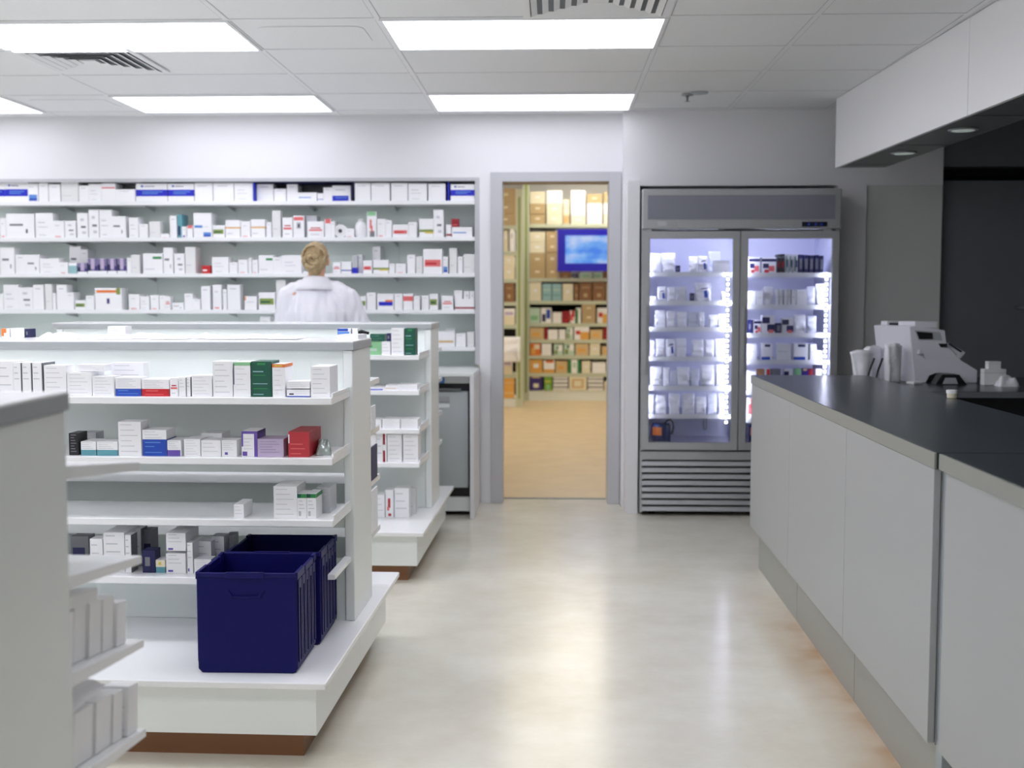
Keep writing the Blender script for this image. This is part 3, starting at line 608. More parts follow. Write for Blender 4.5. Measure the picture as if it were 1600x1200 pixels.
# ------------------------------------------------------------------ gondolas
def gondola(label, fr, L, zn, zf, dn, df, top=1.193, rise=0, cutaway=None, base=True, gapz=(1, 2)):
    t = thing('gondola', label, 'shelf unit', (fr.x, fr.y, 0), fr.rz, group='white aisle gondolas')
    yn, yf = 0.65, 0.98
    for x in (-0.072, -L + 0.02):
        bx('end_panel', x, x + 0.032, yn, yf, 0.246, top - 0.03, M['gond'], t, bevel=.003)
    c = MB(); c.box(-L, -0.036, yn - 0.006, yf + 0.006, top - 0.029, top - .004, M['cap']); c.box(-L, -0.036, yn - .006, yf + .006, top - .0039, top, M['shelf'])
    c.build('top_cap', t)
    for side, zz, y0 in ((0, zn, yn + 0.008), (1, zf, yf - 0.016)):
        b = MB(); e = sorted(list(zz) + [0.246]) + [top - 0.03]
        for k in range(len(e) - 1):
            lo = e[k]
            if k in gapz: lo += 0.105
            b.box(-L + 0.054, -0.074, y0, y0 + 0.008, lo, e[k + 1], M['gback'])
        b.build('back_panel', t)
    def shelf(x0, x1, y0, y1, z, front):
        """tray with a lip; front = -1 faces the near aisle"""
        s = MB()
        if front > 0 and rise:
            s.prism([(x0, y0, z + rise), (x0, y1, z), (x0, y1, z - .016), (x0, y0, z + rise - .024)], (x1 - x0, 0, 0), M['shelf'])
        else: s.box(x0, x1, y0, y1, z - .022, z, M['shelf'])
        return s.build('shelf', t, bevel=.002)
    for k, z in enumerate(zn):
        s = shelf(-L + .03, -0.05 if not (cutaway and k == cutaway[0]) else cutaway[1], yn - dn, yn + .007, z, -1)
        if not (cutaway and k == cutaway[0]):
            r = MB(); r.prism([(-.0745, yn - .002, z - .03), (-.0745, yn - dn + .01, z - .022), (-.0745, yn - dn + .01, z - .0225), (-.0745, yn - .002, z - .05)], (.003, 0, 0), M['shelf']); 
            r = MB(); r.box(-0.056, -0.050, yn - dn + .02, yn - .002, z + .0005, z + .012, M['shelf']); r.build('end_stop', s)
        else:
            bx('bracket', -0.075, -0.052, yn - dn + .03, yn + .007, z - .008, z + .008, M['shelf'], t)
    for k, z in enumerate(zf):
        shelf(-L + .03, -0.05, yf - .007, yf + df, z, 1)
    if base:
        p = bx('base_plate', -L, 0, 0, 1.37, 0.226, 0.245, M['shelf'], t, bevel=.003)
        s = MB(); s.box(-L + .035, -.035, .035, .70, .08, .2255, M['gond']); s.box(-L + .035, -.035, .703, 1.24, .08, .2255, M['gond']); s.build('skirt', t, bevel=.001)
        bx('toe_kick', -L + .09, -.085, .085, 1.15, 0, .0795, M['wood'], t)
    return t
G1 = Fr(-0.645, 3.27, -0.024)
Z1 = [1.029, 0.840, 0.645, 0.458]
gondola('white double-sided gondola in the middle, with the two navy crates on its base', G1, 2.05, Z1, [1.034, .852, .664, .468], .29, .245, cutaway=(3, -0.43))
G2 = Fr(-0.602, 5.42, -0.02)
Z2 = [1.058, 0.888, 0.700, 0.536]
gondola('white gondola farther back, in front of the person in the coat', G2, 2.03, Z2, Z2, .40, .25, top=1.203, gapz=())
G0 = Fr(-0.735, 0.867, 0)
gondola('nearest white gondola, a blurred grey end panel at the left edge', G0, 1.6, [1.03, .85, .68, .5], [1.030, .850, .687, .511], .36, .36, rise=.045)

GG = 'cartons on the middle gondola'
y1 = 0.385
shelf_row('''-30 -6 565 W3;-4 20 565 W4;20 33 567 Wd;34 49 567 Wd;50 66 567 Wd;68 103 571 W3;104 143 582 W3;144 178 588 W3;119 162 570 W4 u=.076 b=.02;180 220 590 B2;173 224 567 W3 b=.13 d=.05;221 264 593 R2;265 278 591 rp;279 291 590 Wd;291 298 589 Wd;299 331 587 W3;332 363 565 W3;364 391 566 G3;392 424 565 D3;425 445 569 O3;448 484 609 N3;448 484 596 W4 u=.0265;485 516 573 W3 d=.12''', G1, y1, Z1[0], 'on top shelf of middle gondola', GG, xr=-.060, dr=(.06, .11))
shelf_row('''107 122 677 K3;126 150 690 T2;128 150 676 g b=.12;151 184 690 T2;184 220 659 W3;222 260 672 B3;261 283 688 P2;287 313 686 W3;314 345 688 W4;314 347 677 W4 b=.11;346 370 688 PD;377 402 674 P3;402 443 686 L2;450 483 675 R3 d=.17''', G1, y1, Z1[1], 'on second shelf of middle gondola', GG, dr=(.06, .1))
shelf_row('''365 381 788 W4 d=.1;427 464 760 W3 d=.12;464 479 772 V3;479 494 772 V3;494 516 762 g b=.1 d=.1''', G1, y1, Z1[2], 'on third shelf of middle gondola', GG, xr=-.060, dr=(.06, .09))
shelf_row('''110 138 838 dg b=.1;140 160 842 W4;161 194 832 W5 d=.13;195 205 836 Wd;206 221 826 Wd b=.1;222 238 828 dg b=.12;222 242 860 nv;243 258 875 Y3;259 290 865 W5 d=.13;259 290 833 W5 u=.072 d=.13;292 301 848 W5 d=.1;303 330 846 W4 b=.06;330 350 838 W4 b=.1;303 330 874 W3;352 372 836 g b=.16 d=.06''', G1, y1 + .03, Z1[3], 'on lowest shelf of middle gondola', GG, dr=(.05, .055), xr=-0.432)
# foil pack slumped at the end of the second shelf
b = MB(); o = G1.m @ Vector((-0.092, .43, Z1[1] + .001))
def crumple(name, w, d, h, m, seed, nx=14, ny=10, lump=0.5):
    b = MB(); vs = []
    for j in range(ny + 1):
        for i in range(nx + 1):
            u, v = i / nx, j / ny
            e = min(1, 6 * min(u, 1 - u, v, 1 - v))
            z = h * (e ** .6) * (1 - lump + lump * (noise.noise(Vector((u * 3 + seed, v * 3, seed))) + .6))
            vs.append((-w / 2 + u * w, v * d, max(0.0008, z)))
    b.v = vs; k = b._m(m)
    for j in range(ny):
        for i in range(nx):
            a = j * (nx + 1) + i; b.f.append((a, a + 1, a + nx + 2, a + nx + 1)); b.mi.append(k)
    n = len(vs); b.v += [(x, y, 0) for x, y, z in vs if True]
    for j in range(ny):
        for i in range(nx):
            a = n + j * (nx + 1) + i; b.f.append((a + nx + 1, a + nx + 2, a + 1, a)); b.mi.append(k)
    ring = [i for i in range(nx + 1)] + [j * (nx + 1) + nx for j in range(1, ny + 1)] + [ny * (nx + 1) + i for i in range(nx - 1, -1, -1)] + [j * (nx + 1) for j in range(ny - 1, 0, -1)]
    for q in range(len(ring)):
        a, c = ring[q], ring[(q + 1) % len(ring)]; b.f.append((c, a, a + n, c + n)); b.mi.append(k)
    return b.build(name, smooth=True)
q = crumple('foil_pack', .05, .12, .045, mat('clear_foil', (170, 182, 178), .2, metal=.3, var=.3, scale=25, bump=.4), 3.3)
q.location = o; q.rotation_euler.z = .2; tag(q, 'crumpled grey-green clear pack at the right end of the second gondola shelf', 'pack')
# things lying on top of the middle gondola
shelf_row('''2 15 513.5 OW d=.03;16 38 513 o d=.04;39 46 514 nv d=.05;527 548 513.5 Bk d=.06;549 559 513.5 nw d=.05''', G1, .94, 1.193, 'on top of middle gondola', GG, tilt=0, dr=(.03, .05))
tag(G_ := carton_mesh('x', .075, .12, .016, 'w').build('medicine_carton', loc=G1.m @ Vector((-.09, .82, 1.1933)), rz=-.1), 'flat white carton at the right-hand corner of the middle gondola top', 'medicine box', GG)
b = MB(); b.tube([(0, 0, .0), (.02, .005, .012), (.045, 0, .006)], [.011, .007, .005], M['black']); q = b.build('glove', loc=G1.m @ Vector((-.085, .955, 1.2045)), smooth=True); tag(q, 'small crumpled black item beside the blue striped carton on gondola top', 'rubber grip')
for k, (x0, x1, yb, h) in enumerate(((70, 128, 526, .022), (100, 170, 527, .014), (150, 215, 527, .016), (205, 262, 526, .02), (240, 300, 527, .014), (304, 336, 527, .018), (330, 392, 527, .014), (372, 440, 527, .018), (425, 470, 527, .012))):
    a, c = G1.at(x0, yb, .84), G1.at(x1, yb, .84)
    q = crumple('leaflet_pile', c.x - a.x, .1 + .02 * (k % 3), h, P('white'), k * 1.7, lump=.7); q.location = G1.m @ Vector(((a.x + c.x) / 2, .78 + .03 * (k % 2), 1.1935 + .0002 * k)); q.rotation_euler.z = G1.rz
    tag(q, f'loose white paper sachets on the middle gondola top, {ORD[k]} heap from left', 'paper heap', 'paper heaps on the gondola')
shelf_row('168 196 510 v d=.06', G1, .925, 1.193, 'among papers on middle gondola top', GG)

# far side of the middle gondola, seen past its end panel
shelf_row('''580.5 587 636 W4 d=.09''', G1, 1.02, .852, 'on rear second shelf of middle gondola', 'cartons on the rear of the middle gondola', xr=-.052)
shelf_row('''579.5 586.5 700 nv d=.13''', G1, 1.02, .664, 'on rear third shelf of middle gondola', 'cartons on the rear of the middle gondola', xr=-.052)
shelf_row('''580 588 768 nw d=.13''', G1, 1.02, .468, 'on rear lowest shelf of middle gondola', 'cartons on the rear of the middle gondola', xr=-.052)
# second gondola
GH = 'cartons on the far gondola'
y2 = 0.275
shelf_row('''560 596 534 Lg d=.12;596 610 534 W4 d=.1;578 601 522 D3 b=.03 d=.07 u=.0665;604 611 521 nv b=.03 u=.0665 d=.05;611 631 513 W3;632 649 513 D3''', G2, y2, Z2[0], 'on top shelf of far gondola', GH, xr=-.060, dr=(.07, .12))
shelf_row('''570 602 605 bB;602 621 602 tb;621 652 601 W4''', G2, y2, Z2[1], 'on second shelf of far gondola', GH, xr=-.060, dr=(.07, .12))
shelf_row('''560 596 655 W4;597 625 655 W3;626 654 655 W3''', G2, y2, Z2[2], 'on third shelf of far gondola', GH, xr=-.060, dr=(.07, .12))
shelf_row('''560 588 679 W3;588 598 678 W4;598 604 677 S3;605 628 679 W3;629.5 657 679 W3''', G2, y2, Z2[3], 'on fourth shelf of far gondola', GH, xr=-.060, dr=(.08, .14))
shelf_row('''560 585 772 W4;586 601 773 W4;602 615 766 F3;616 639 763 W4;640 649 764 o b=.09''', G2, .37, .245, 'on base of far gondola', GH, xr=-.060, dr=(.07, .09))
# nearest gondola, far side
def row_side(items, fr, z, place, group):
    """cartons set along the aisle edge of a shelf that is seen end-on"""
    for k, (x, y, w, d, h, st, pz) in enumerate(items):
        q = carton_mesh('x', w, d, h, st).build('medicine_carton', loc=fr.m @ Vector((x, y - (z + pz) * 0 , z + (1.34 - y) * .125 + .001) ) + Vector((0, .124 * pz * 0, pz)), rz=fr.rz)
        q.rotation_euler.x = -math.atan(.1216)
        tag(q, f'blurred {ST[st][2].replace(" with ", ", ")} {place}, {ORD[k]} from tip', 'medicine box', group)
GN = 'cartons on the nearest gondola'
row_side([(-.095, 1.245, .055, .045, .08, 'W3', 0), (-.10, 1.19, .055, .05, .095, 'W5', 0), (-.105, 1.135, .06, .052, .095, 'W5', 0), (-.11, 1.08, .06, .052, .095, 'W3', 0), (-.11, 1.03, .06, .048, .09, 'W4', 0), (-.105, 1.06, .06, .12, .022, 'W4', .0955)], G0, .687, 'on third shelf of nearest gondola', GN)
row_side([(-.085, 1.27, .05, .05, .092, 'W3', 0), (-.095, 1.215, .055, .045, .09, 'S3', 0), (-.10, 1.14, .06, .07, .092, 'W4', 0), (-.105, 1.05, .065, .08, .092, 'W4', 0)], G0, .511, 'on lowest shelf of nearest gondola', GN)
q = crumple('plastic_bag', .07, .16, .02, M['poly'], 9.1); q.location = G0.m @ Vector((-.10, 1.02, .511 + .094 + .045)); tag(q, 'white rounded plastic bag lying on cartons on the nearest gondola', 'plastic bag')

# ------------------------------------------------------------------ navy crates
def crate(x, y, label, rear):
    t = thing('storage_crate', label, 'crate', G1.m @ Vector((x, y, .2453)), G1.rz + .024, group='navy crates')
    W, D, H, th = .292, .272, .297, .006; m, r = M['crate'], M['crateR']
    b = MB()
    n0 = .012
    # shell with rounded foot corners, open above
    out = [(0, 0, n0), (n0, 0, 0), (W - n0, 0, 0), (W, 0, n0), (W, 0, H), (0, 0, H)]
    b.prism(out, (0, th, 0), m)
    b.prism([(p[0], D - th, p[2]) for p in out], (0, th, 0), m)
    b.box(0, th, th, D - th, n0, H - .02, m); b.box(W - th, W, th, D - th, n0, H - .02, m)
    b.box(n0, W - n0, th, D - th, 0, th, m); b.box(th, n0, th, D - th, 0, n0, m); b.box(W - n0, W - th, th, D - th, 0, n0, m)
    b.build('body', t, bevel=.002)
    l = MB()
    for x0, x1 in ((-.004, th), (W - th, W + .004)):
        l.box(x0, x1, 0, D * .36, H - .02, H + .002, r); l.box(x0, x1, D * .40, D * .82, H - .02, H - .002, r); l.box(x0, x1, D * .86, D, H - .02, H + .002, r)
    l.box(.0, W, -.004, 0, H - .012, H, r); l.build('rim', t, bevel=.0015)
    for k in range(5):
        y0 = .012 + k * (D - .024) / 5
        for x0, x1 in ((W + .0005, W + .0045), (-.0045, -.0005)):
            s = MB(); s.box(x0, x1, y0, y0 + .012, .03, H - .022, r); s.box(x0, x1, y0 + .030, y0 + .042, .03, H - .022, r); s.box(x0, x1, y0 + .0121, y0 + .0299, H - .05, H - .022, r)
            s.build('rib', t, bevel=.001)
    h = MB(); h.box(W * .30, W * .68, -.010, -.0045, H - .014, H + .004, r); h.prism([(W * .3, -.0045, H - .05), (W * .34, -.0045, H - .075), (W * .64, -.0045, H - .075), (W * .68, -.0045, H - .05), (W * .66, -.0045, H - .05), (W * .62, -.0045, H - .068), (W * .36, -.0045, H - .068), (W * .32, -.0045, H - .05)], (0, .004, 0), m)
    h.build('handle', t, bevel=.001)
p = G1.i @ atZ(306, 1053, .245); 
crate(p.x + .004, p.y + .012, 'front open navy plastic crate on the gondola base', False)
crate(p.x + .004 + .0066, p.y + .012 + .283, 'rear open navy plastic crate, behind the front one', True)

# ------------------------------------------------------------------ glass door cooler
KX, KY = 0.530, 7.20
K = thing('display_cooler', 'steel two-door glass cooler lit inside against the back wall', 'cooler', (KX, KY, 0))
KW, KH, KD = 1.185, 1.985, 0.60
def kz(py): return atY(1080, py, KY).z
zd0, zd1 = kz(703), kz(361)
s = MB()
s.box(0.003, .02, .035, KD, .02, kz(358), M['steel']); s.box(KW - .02, KW - .003, .035, KD, .02, kz(358), M['steel']); s.box(.02, KW - .02, KD - .02, KD, .02, kz(358), M['steel'])
s.box(0.003, KW - .003, .035, KD, kz(358), KH - .004, M['steel'])
s.build('cabinet', K)
L = MB(); zi0, zi1 = zd0 + .02, zd1 - .01
L.box(.022, .028, .05, KD - .03, zi0, zi1, M['fridgein']); L.box(KW - .028, KW - .022, .05, KD - .03, zi0, zi1, M['fridgein']); L.box(.028, KW - .028, KD - .035, KD - .03, zi0, zi1, M['fridgein'])
L.box(.028, KW - .028, .05, KD - .035, zi0 - .006, zi0, M['fridgein']); L.box(.028, KW - .028, .05, KD - .035, zi1, zi1 + .006, M['fridgein'])
L.build('liner', K)
bx('mullion', .578, .603, .04, .075, zd0, zd1, M['fridgein'], K)
hd = bx('header', 0, KW + .005, 0, .034, kz(358), KH, M['steel'], K, bevel=.008)
bx('header_panel', .035, KW - .035, -.004, -.0005, kz(343), kz(305), M['hdr'], hd)
rim = MB(); rim.box(KW - .034, KW - .03, -.006, -.0005, kz(343), kz(305), M['cap']); rim.build('panel_edge', hd)
bx('display', .955, 1.105, -.004, -.0005, kz(354.5), kz(347), M['navyblk'], hd)
dig = MB()
for u in (.99, 1.03, 1.065): dig.box(u, u + .012, -.005, -.0041, kz(352.5), kz(349), P('blue'))
dig.build('digits', hd)
bg = MB(); bg.box(.155, .215, -.003, -.0005, kz(354), kz(346.5), M['cap']); bg.box(.095, .145, -.0025, -.0005, kz(353), kz(346), P('ltgrey')); bg.build('badge', hd)
hg = MB(); hg.box(1.09, 1.13, -.004, .03, kz(361.5), kz(358.2), M['cap']); hg.box(.02, .06, -.002, .03, kz(361), kz(358.2), M['cap']); hg.build('hinge', K)
for k, (a, b) in enumerate(((.005, .588), (.594, 1.18))):
    zz0, zz1 = zd0, zd1
    fw = .042; d = MB()
    d.box(a, a + fw, 0, .034, zz0, zz1, M['steel']); d.box(b - fw + .005, b, 0, .034, zz0, zz1, M['steel'])
    d.box(a + fw, b - fw + .005, 0, .034, zz1 - .045, zz1, M['steel']); d.box(a + fw, b - fw + .005, 0, .034, zz0, zz0 + .045, M['steel'])
    dd = d.build('door', K)
    bx('pane', a + fw, b - fw + .005, .012, .018, zz0 + .045, zz1 - .045, M['glass'], dd)
    g = MB(); x0, x1, c0, c1 = a + fw, b - fw + .005, zz0 + .045, zz1 - .045
    for q in ((x0, x0 + .004, c0, c1), (x1 - .004, x1, c0, c1)): g.box(q[0], q[1], .006, .011, q[2], q[3], M['cap'])
    g.build('gasket', dd)
    hx = a + .018
    h = MB(); h.box(hx - .011, hx + .011, -.022, -.012, kz(585), kz(478), M['cap']); h.box(hx - .008, hx + .008, -.012, -.0005, kz(583), kz(575), M['steeld']); h.box(hx - .008, hx + .008, -.012, -.0005, kz(488), kz(480), M['steeld']); h.build('handle', dd, bevel=.003)
    sx = b - .062 if k == 0 else b - .062
    e = MB(); zl0, zl1 = kz(661), kz(428)
    e.box(sx - .012, sx + .012, .046, .049, zl0 - .01, zl1 + .01, M['cap'])
    nl = 30
    for q in range(nl):
        z = zl0 + (zl1 - zl0) * q / (nl - 1); e.box(sx - .0055, sx + .0055, .040, .0455, z - .005, z + .005, M['led'])
    e.box(a + .012, a + .032, .052, .056, zl0, zl1 + .18, M['cap'])
    e.box(a + .014, a + .030, .0565, .060, zl0, zl1 + .17, M['ledfill'])  # this and the next two: unseen glowing bars added to brighten the cooler
    e.box(sx - .0035, sx + .0035, .0495, .0535, zl0, zl1, M['ledfill'])
    e.box(a + .12, b - .12, .052, .060, zd1 - .026, zd1 - .016, M['ledfill'])
    e.build('led_strip_and_fill', K)
base = MB(); base.box(.003, KW - .003, .05, .06, .03, zd0 - .01, M['black']); base.box(0, KW, 0, .05, kz(718.5), zd0 - .012, M['steel']); base.box(0, .012, 0, .05, .02, kz(718.5), M['steel']); base.box(KW - .012, KW, 0, .05, .02, kz(718.5), M['steel'])
gr = base.build('grille', K)
for k in range(8):
    z1 = kz(721 + k * 10.1); z0 = kz(721 + k * 10.1 + 7.6)
    b = MB(); b.prism([(.013, .004, z0), (.013, -.004, z0 + .004), (.013, .006, z1 - .002), (.013, .03, z1), (.013, .03, z1 - .006)], (KW - .026, 0, 0), M['steel']); b.build('louvre', gr)
for x in (.08, KW - .08): MB().lathe([(.02, 0), (.02, .008), (.012, .02)], M['black'], (x, .1, 0), 14).build('foot', K)
# shelves
kl = [428, 473, 514, 560, 606, 650]; kr = [429, 479, 523, 565, 612, 656]
FZ = {}
for side, ys, (a, b) in (('left', kl, (.03, .570)), ('right', kr, (.610, 1.155))):
    for k, py in enumerate(ys):
        z = atY(1080, py - 2.5, KY + .085).z; FZ[side, k] = z
        s = MB(); s.box(a, b, .082, KD - .04, z - .006, z, M['fridgein']); s.box(a, b, .076, .082, z - .026, z + .002, M['shelf']); s.build('shelf', K)
FZ['left', 6] = zi0
FZ['right', 6] = zi0
def pouch(name, w, d, h, st):
    seed = random.uniform(0, 99); nu, nv = 30, 14
    mt = M['polyg'] if st.startswith('frosted') else M['poly']
    b = MB(); i = b._m(mt)
    for j in range(nv + 1):
        v = j / nv; z = v * h * (1 + .04 * noise.noise(Vector((seed, v * 3, 1))))
        th = d / 2 * max(.06, (1 - v ** 2.2)) * (.75 + .5 * abs(noise.noise(Vector((v * 4, seed, 0)))))
        for k in range(nu):
            a = 2 * PI * k / nu; c, sn = math.cos(a), math.sin(a)
            x = w / 2 * (abs(c) ** .3) * (1 if c > 0 else -1) * (1.03 - .03 * (1 - v) + .06 * noise.noise(Vector((seed + c, v * 3, 2))))
            y = th * (abs(sn) ** .7) * (1 if sn > 0 else -1) * (1 + .9 * noise.noise(Vector((x * 55 + seed, z * 45, 3))))
            zz = z + (.03 * h * noise.noise(Vector((x * 30, seed, 5))) if j == nv else 0)
            b.v.append((x, y + d / 2, zz))
    for j in range(nv):
        for k in range(nu):
            e = (k + 1) % nu; b.f.append((j * nu + k, j * nu + e, (j + 1) * nu + e, (j + 1) * nu + k)); b.mi.append(i)
    b.f.append(tuple(reversed(range(nu)))); b.mi.append(i); b.f.append(tuple(nv * nu + k for k in range(nu))); b.mi.append(i)
    if 'blue' in st:
        m2 = P('blue'); y = d * .0 - .001
        y = min(q[1] for q in b.v) - .0006
        b.poly([(w * .05, y, h * .18), (w * .3, y, h * .2), (w * .2, y, h * .6), (w * .02, y, h * .55)], m2)
        b.poly([(-w * .3, y, h * .62), (w * .2, y, h * .66), (w * .3, y, h * .74), (-w * .1, y, h * .72)], P('purpic'))
    return b.build(name, smooth=True)
W_, B_, C_ = 'white_pouch', 'white_pouch_with_blue_print', 'frosted_white_pouch'
def pouch_maker(nm, w, d, h, st):
    return pouch(nm, w, d, h, st)
def fridge_row(spec, side, k, place, ends=('left', 'right')):
    pk, ct = [], []
    for e in spec.split(';'):
        q = e.split(); (ct if q[3] in ST else pk).append(e)
    z = FZ[side, k]
    sub = {'W': 'white crinkled pouch', 'B': 'white pouch with blue print', 'C': 'frosted grey pouch'}
    n = len(pk)
    if pk:
        ent = []
        for e in pk:
            q = e.split(); q[3] = q[3]; ent.append(q)
        for j, q in enumerate(ent):
            x0, x1, yt = map(float, q[:3]); y = KY + .088 + (float(q[4]) if len(q) > 4 else 0)
            a, b = atY(x0, yt, y), atY(x1, yt, y); w, h = b.x - a.x - .002, max(.02, a.z - z)
            o = pouch('medicine_pouch', w, min(.05, w * .8), h, {'W': 'white', 'B': 'blue', 'C': 'frosted'}[q[3]])
            o.location = ((a.x + b.x) / 2, y + .008, z + .0005)
            L = ordw(j + 1) + ' pouch from left' if j < n / 2 else ordw(n - j) + ' pouch from right'
            tag(o, f'{SZ(w, h)} {sub[q[3]]} on {place}, {L}', 'pouch', 'pouches in the cooler')
    if ct:
        shelf_row(';'.join(ct), WORLD, KY + .09, z, 'on ' + place, 'packs in the cooler', name='chilled_pack', cat='pack', dr=(.05, .09), ends=ends)
fridge_row('1016 1033 396 W;1034 1056 396 W;1077 1091 401 W;1092 1107 400 B;1108 1127 393 C .12;1057 1063 415 nv;1115 1140 407 w', 'left', 0, 'top cooler shelf, left door')
fridge_row('1016 1027 463 W;1028 1042 448 B;1043 1056 449 W;1057 1074 448 W;1087 1112 442 B;1128 1139 455 C;1079 1085 458 nv', 'left', 1, 'second cooler shelf, left door')
fridge_row('1024 1041 485 W;1042 1056 486 W;1058 1073 487 W;1075 1091 489 C;1092 1101 488 W;1108 1122 492 W;1123 1140 491 W', 'left', 2, 'third cooler shelf, left door')
fridge_row('1016 1024 532 C;1025 1040 530 W;1041 1056 530 B;1057 1073 529 W;1082 1100 531 W;1102 1117 531 W;1118 1138 530 W', 'left', 3, 'fourth cooler shelf, left door')
fridge_row('1017 1036 574 W;1037 1047 575 W;1048 1057 580 C;1058 1078 574 W;1079 1093 577 C;1096 1117 571 W;1119 1139 570 W', 'left', 4, 'fifth cooler shelf, left door')
fridge_row('1014 1023 617 C;1024 1042 618 W;1046 1063 615 W;1067 1086 616 W;1087 1104 621 W;1106 1121 614 C;1123 1138 615 W', 'left', 5, 'sixth cooler shelf, left door')
fridge_row('1170 1188 402 cb;1190 1213 402 cb;1215 1220 397.5 cr;1221 1226 397 cr;1227 1232 397 cg;1233 1239 397.5 cg;1240 1247 398 cg;1248 1255 398 cn;1256 1264 398.5 cn;1265 1272 399 cn;1273 1280 398.5 cn;1281 1287 399.5 cn', 'right', 0, 'top cooler shelf, right door')
fridge_row('1170 1181 455 cw;1182 1192 455 cw;1212 1217 452 cw;1218 1223 451 cw;1225 1230 453 cw;1231 1236 452 cw;1237 1244 453 cw;1245 1261 453 w;1194 1210 448 W;1262 1275 448 C;1276 1295 443 W', 'right', 1, 'second cooler shelf, right door')
fridge_row('1169 1176 500 nv;1178 1190 500 cb;1191 1211 493 cm;1222 1240 497 cm;1212 1221 505 cn;1242 1260 492 W;1262 1277 494 C', 'right', 2, 'third cooler shelf, right door')
fridge_row('1169 1183 538 cw;1190 1207 537 cu;1214 1236 537 cw;1240 1263 537 cu;1266 1276 538 cw;1277 1286 548 W', 'right', 3, 'fourth cooler shelf, right door')
fridge_row('1184 1194 577 n;1195 1204 577 pi;1205 1220 577 dg;1225 1238 577 cm;1242 1252 576 Lg;1253 1263 576 vi;1264 1270 577 re;1275 1284 577 cw;1169 1182 580 x', 'right', 4, 'fifth cooler shelf, right door')
fridge_row('1169 1182 622 pi;1183 1200 620 x;1202 1222 622 cb', 'right', 5, 'sixth cooler shelf, right door')
# jug on the cooler floor
a = atY(1033, 690, KY + .14)
def jug(x, label):
    t = thing('jug', label, 'jug', (x, KY + .16, zi0 + .001))
    jm = mat('dark_blue_gloss', (22, 40, 96), .12)
    MB().lathe([(.05, 0), (.06, .006), (.062, .05), (.063, .06), (.06, .11), (.052, .125), (.03, .128)], jm, n=24).build('body', t, smooth=True)
    b = MB()
    for k in range(5):
        w0, w1 = -2.6 + k * .2, -2.6 + (k + 1) * .2
        b.poly([(.0645 * math.cos(w0), .0645 * math.sin(w0), .055), (.0645 * math.cos(w1), .0645 * math.sin(w1), .055), (.0625 * math.cos(w1), .0625 * math.sin(w1), .105), (.0625 * math.cos(w0), .0625 * math.sin(w0), .105)], P('orange'))
    b.build('label_panel', t)
    MB().tube([(.02, -.02, .126), (.035, -.03, .145), (.055, -.03, .15), (.07, -.03, .135), (.074, -.03, .10), (.066, -.02, .06)], .006, M['navyblk']).build('handle', t, smooth=True)
jug(a.x, 'dark blue jug with red panel and curved handle, bottom left of cooler')
jug(atY(1178, 690, KY + .14).x + .03, 'dark blue jug with red panel at the cooler bottom, half hidden by the counter')
r = MB(); r.tube([(.456, KD - .045, FZ['left', 5] - .03), (.456, KD - .045, zi0 + .05), (.464, KD - .047, zi0 + .04), (.472, KD - .045, zi0 + .05), (.472, KD - .045, FZ['left', 5] - .03)], .003, M['steeld'], 6); r.build('drain_wire', K)

# ------------------------------------------------------------------ storeroom beyond the doorway
SY = 15.17; SCZ = 3.0
w = MB(); w.box(-1.4, -1.3, 8.0, 15.9, 0, SCZ, M['wall']); struct(w.build('wall_storeroom_left'))
w = MB(); w.box(1.35, 1.45, 8.1, 15.9, 0, SCZ, M['wall']); struct(w.build('wall_storeroom_right'))
struct(bx('wall_storeroom_back', -1.4, 1.45, 15.8, 15.9, 0, SCZ, M['wall']))
struct(bx('ceiling_storeroom', -1.4, 1.45, 7.8, 15.9, SCZ, SCZ + .1, M['ceil']))
w = MB(); w.box(-1.4, 1.45, 7.8, 7.9, 2.15, SCZ, M['wall']); struct(w.build('wall_storeroom_front'))
M['wlamp'] = mat('storeroom_lamp', (250, 235, 200), .4, emit=(255, 247, 228), es=12.5)
M['wlampb'] = mat('storeroom_rear_lamp', (250, 240, 220), .4, emit=(255, 247, 228), es=17)
for k, y in enumerate((10.4, 12.4, 14.5)):
    t = thing('ceiling_light', f'warm storeroom ceiling light, {ORD[k]} beyond the doorway', 'light', ((.05, .05, .5)[k], y, SCZ), group='storeroom ceiling lights')
    bx('frame', -.62, .62, -.32, .32, -.02, -.001, M['tbar'], t); bx('diffuser', -.58, .58, -.28, .28, -.026, -.0205, M['wlampb' if k == 2 else 'wlamp'], t)
def rack(name, label, x0, x1, y, ys, depth, ytop, base_px, px=840):
    t = thing(name, label, 'storage rack', (0, y, 0)); Z = []
    for x in (x0, x1): 
        b = MB(); b.box(x - .04, x + .04, 0, .03, 0, ytop, M['steelshelf']); b.box(x - .012, x + .012, -.001, 0, .1, ytop - .1, P('olive')); b.build('upright', t)
        bx('upright', x - .04, x + .04, depth - .03, depth, 0, ytop, M['steelshelf'], t)
    for py in ys:
        z = atY(px, py, y).z; Z.append(z); bx('shelf', x0 + .041, x1 - .041, 0.0, depth, z - .045, z, M['steelshelf'], t)
    z = atY(px, base_px, y).z; Z.append(z); bx('plinth', x0 + .041, x1 - .041, .02, depth, 0, z, M['gback'], t)
    bx('back_panel', x0, x1, depth + .002, depth + .01, 0, atY(px, ys[1], y).z, M['dark'], t)  # near-black sheet, paints the shade in the slots above the boxes
    return Z
ZS = rack('storage_rack', 'tall green-grey storage rack of boxes filling the storeroom end wall', -.352, 1.28, SY, [350, 434.5, 470, 505, 530.5, 555.5, 583], .5, 2.9, 610)
ZL = rack('storage_rack', 'narrow storage rack just inside the doorway on the left', -1.22, -.413, 14.27, [352, 393, 436, 472, 508, 585], .5, 2.62, 622, 795)
GS = 'boxes on the storeroom racks'
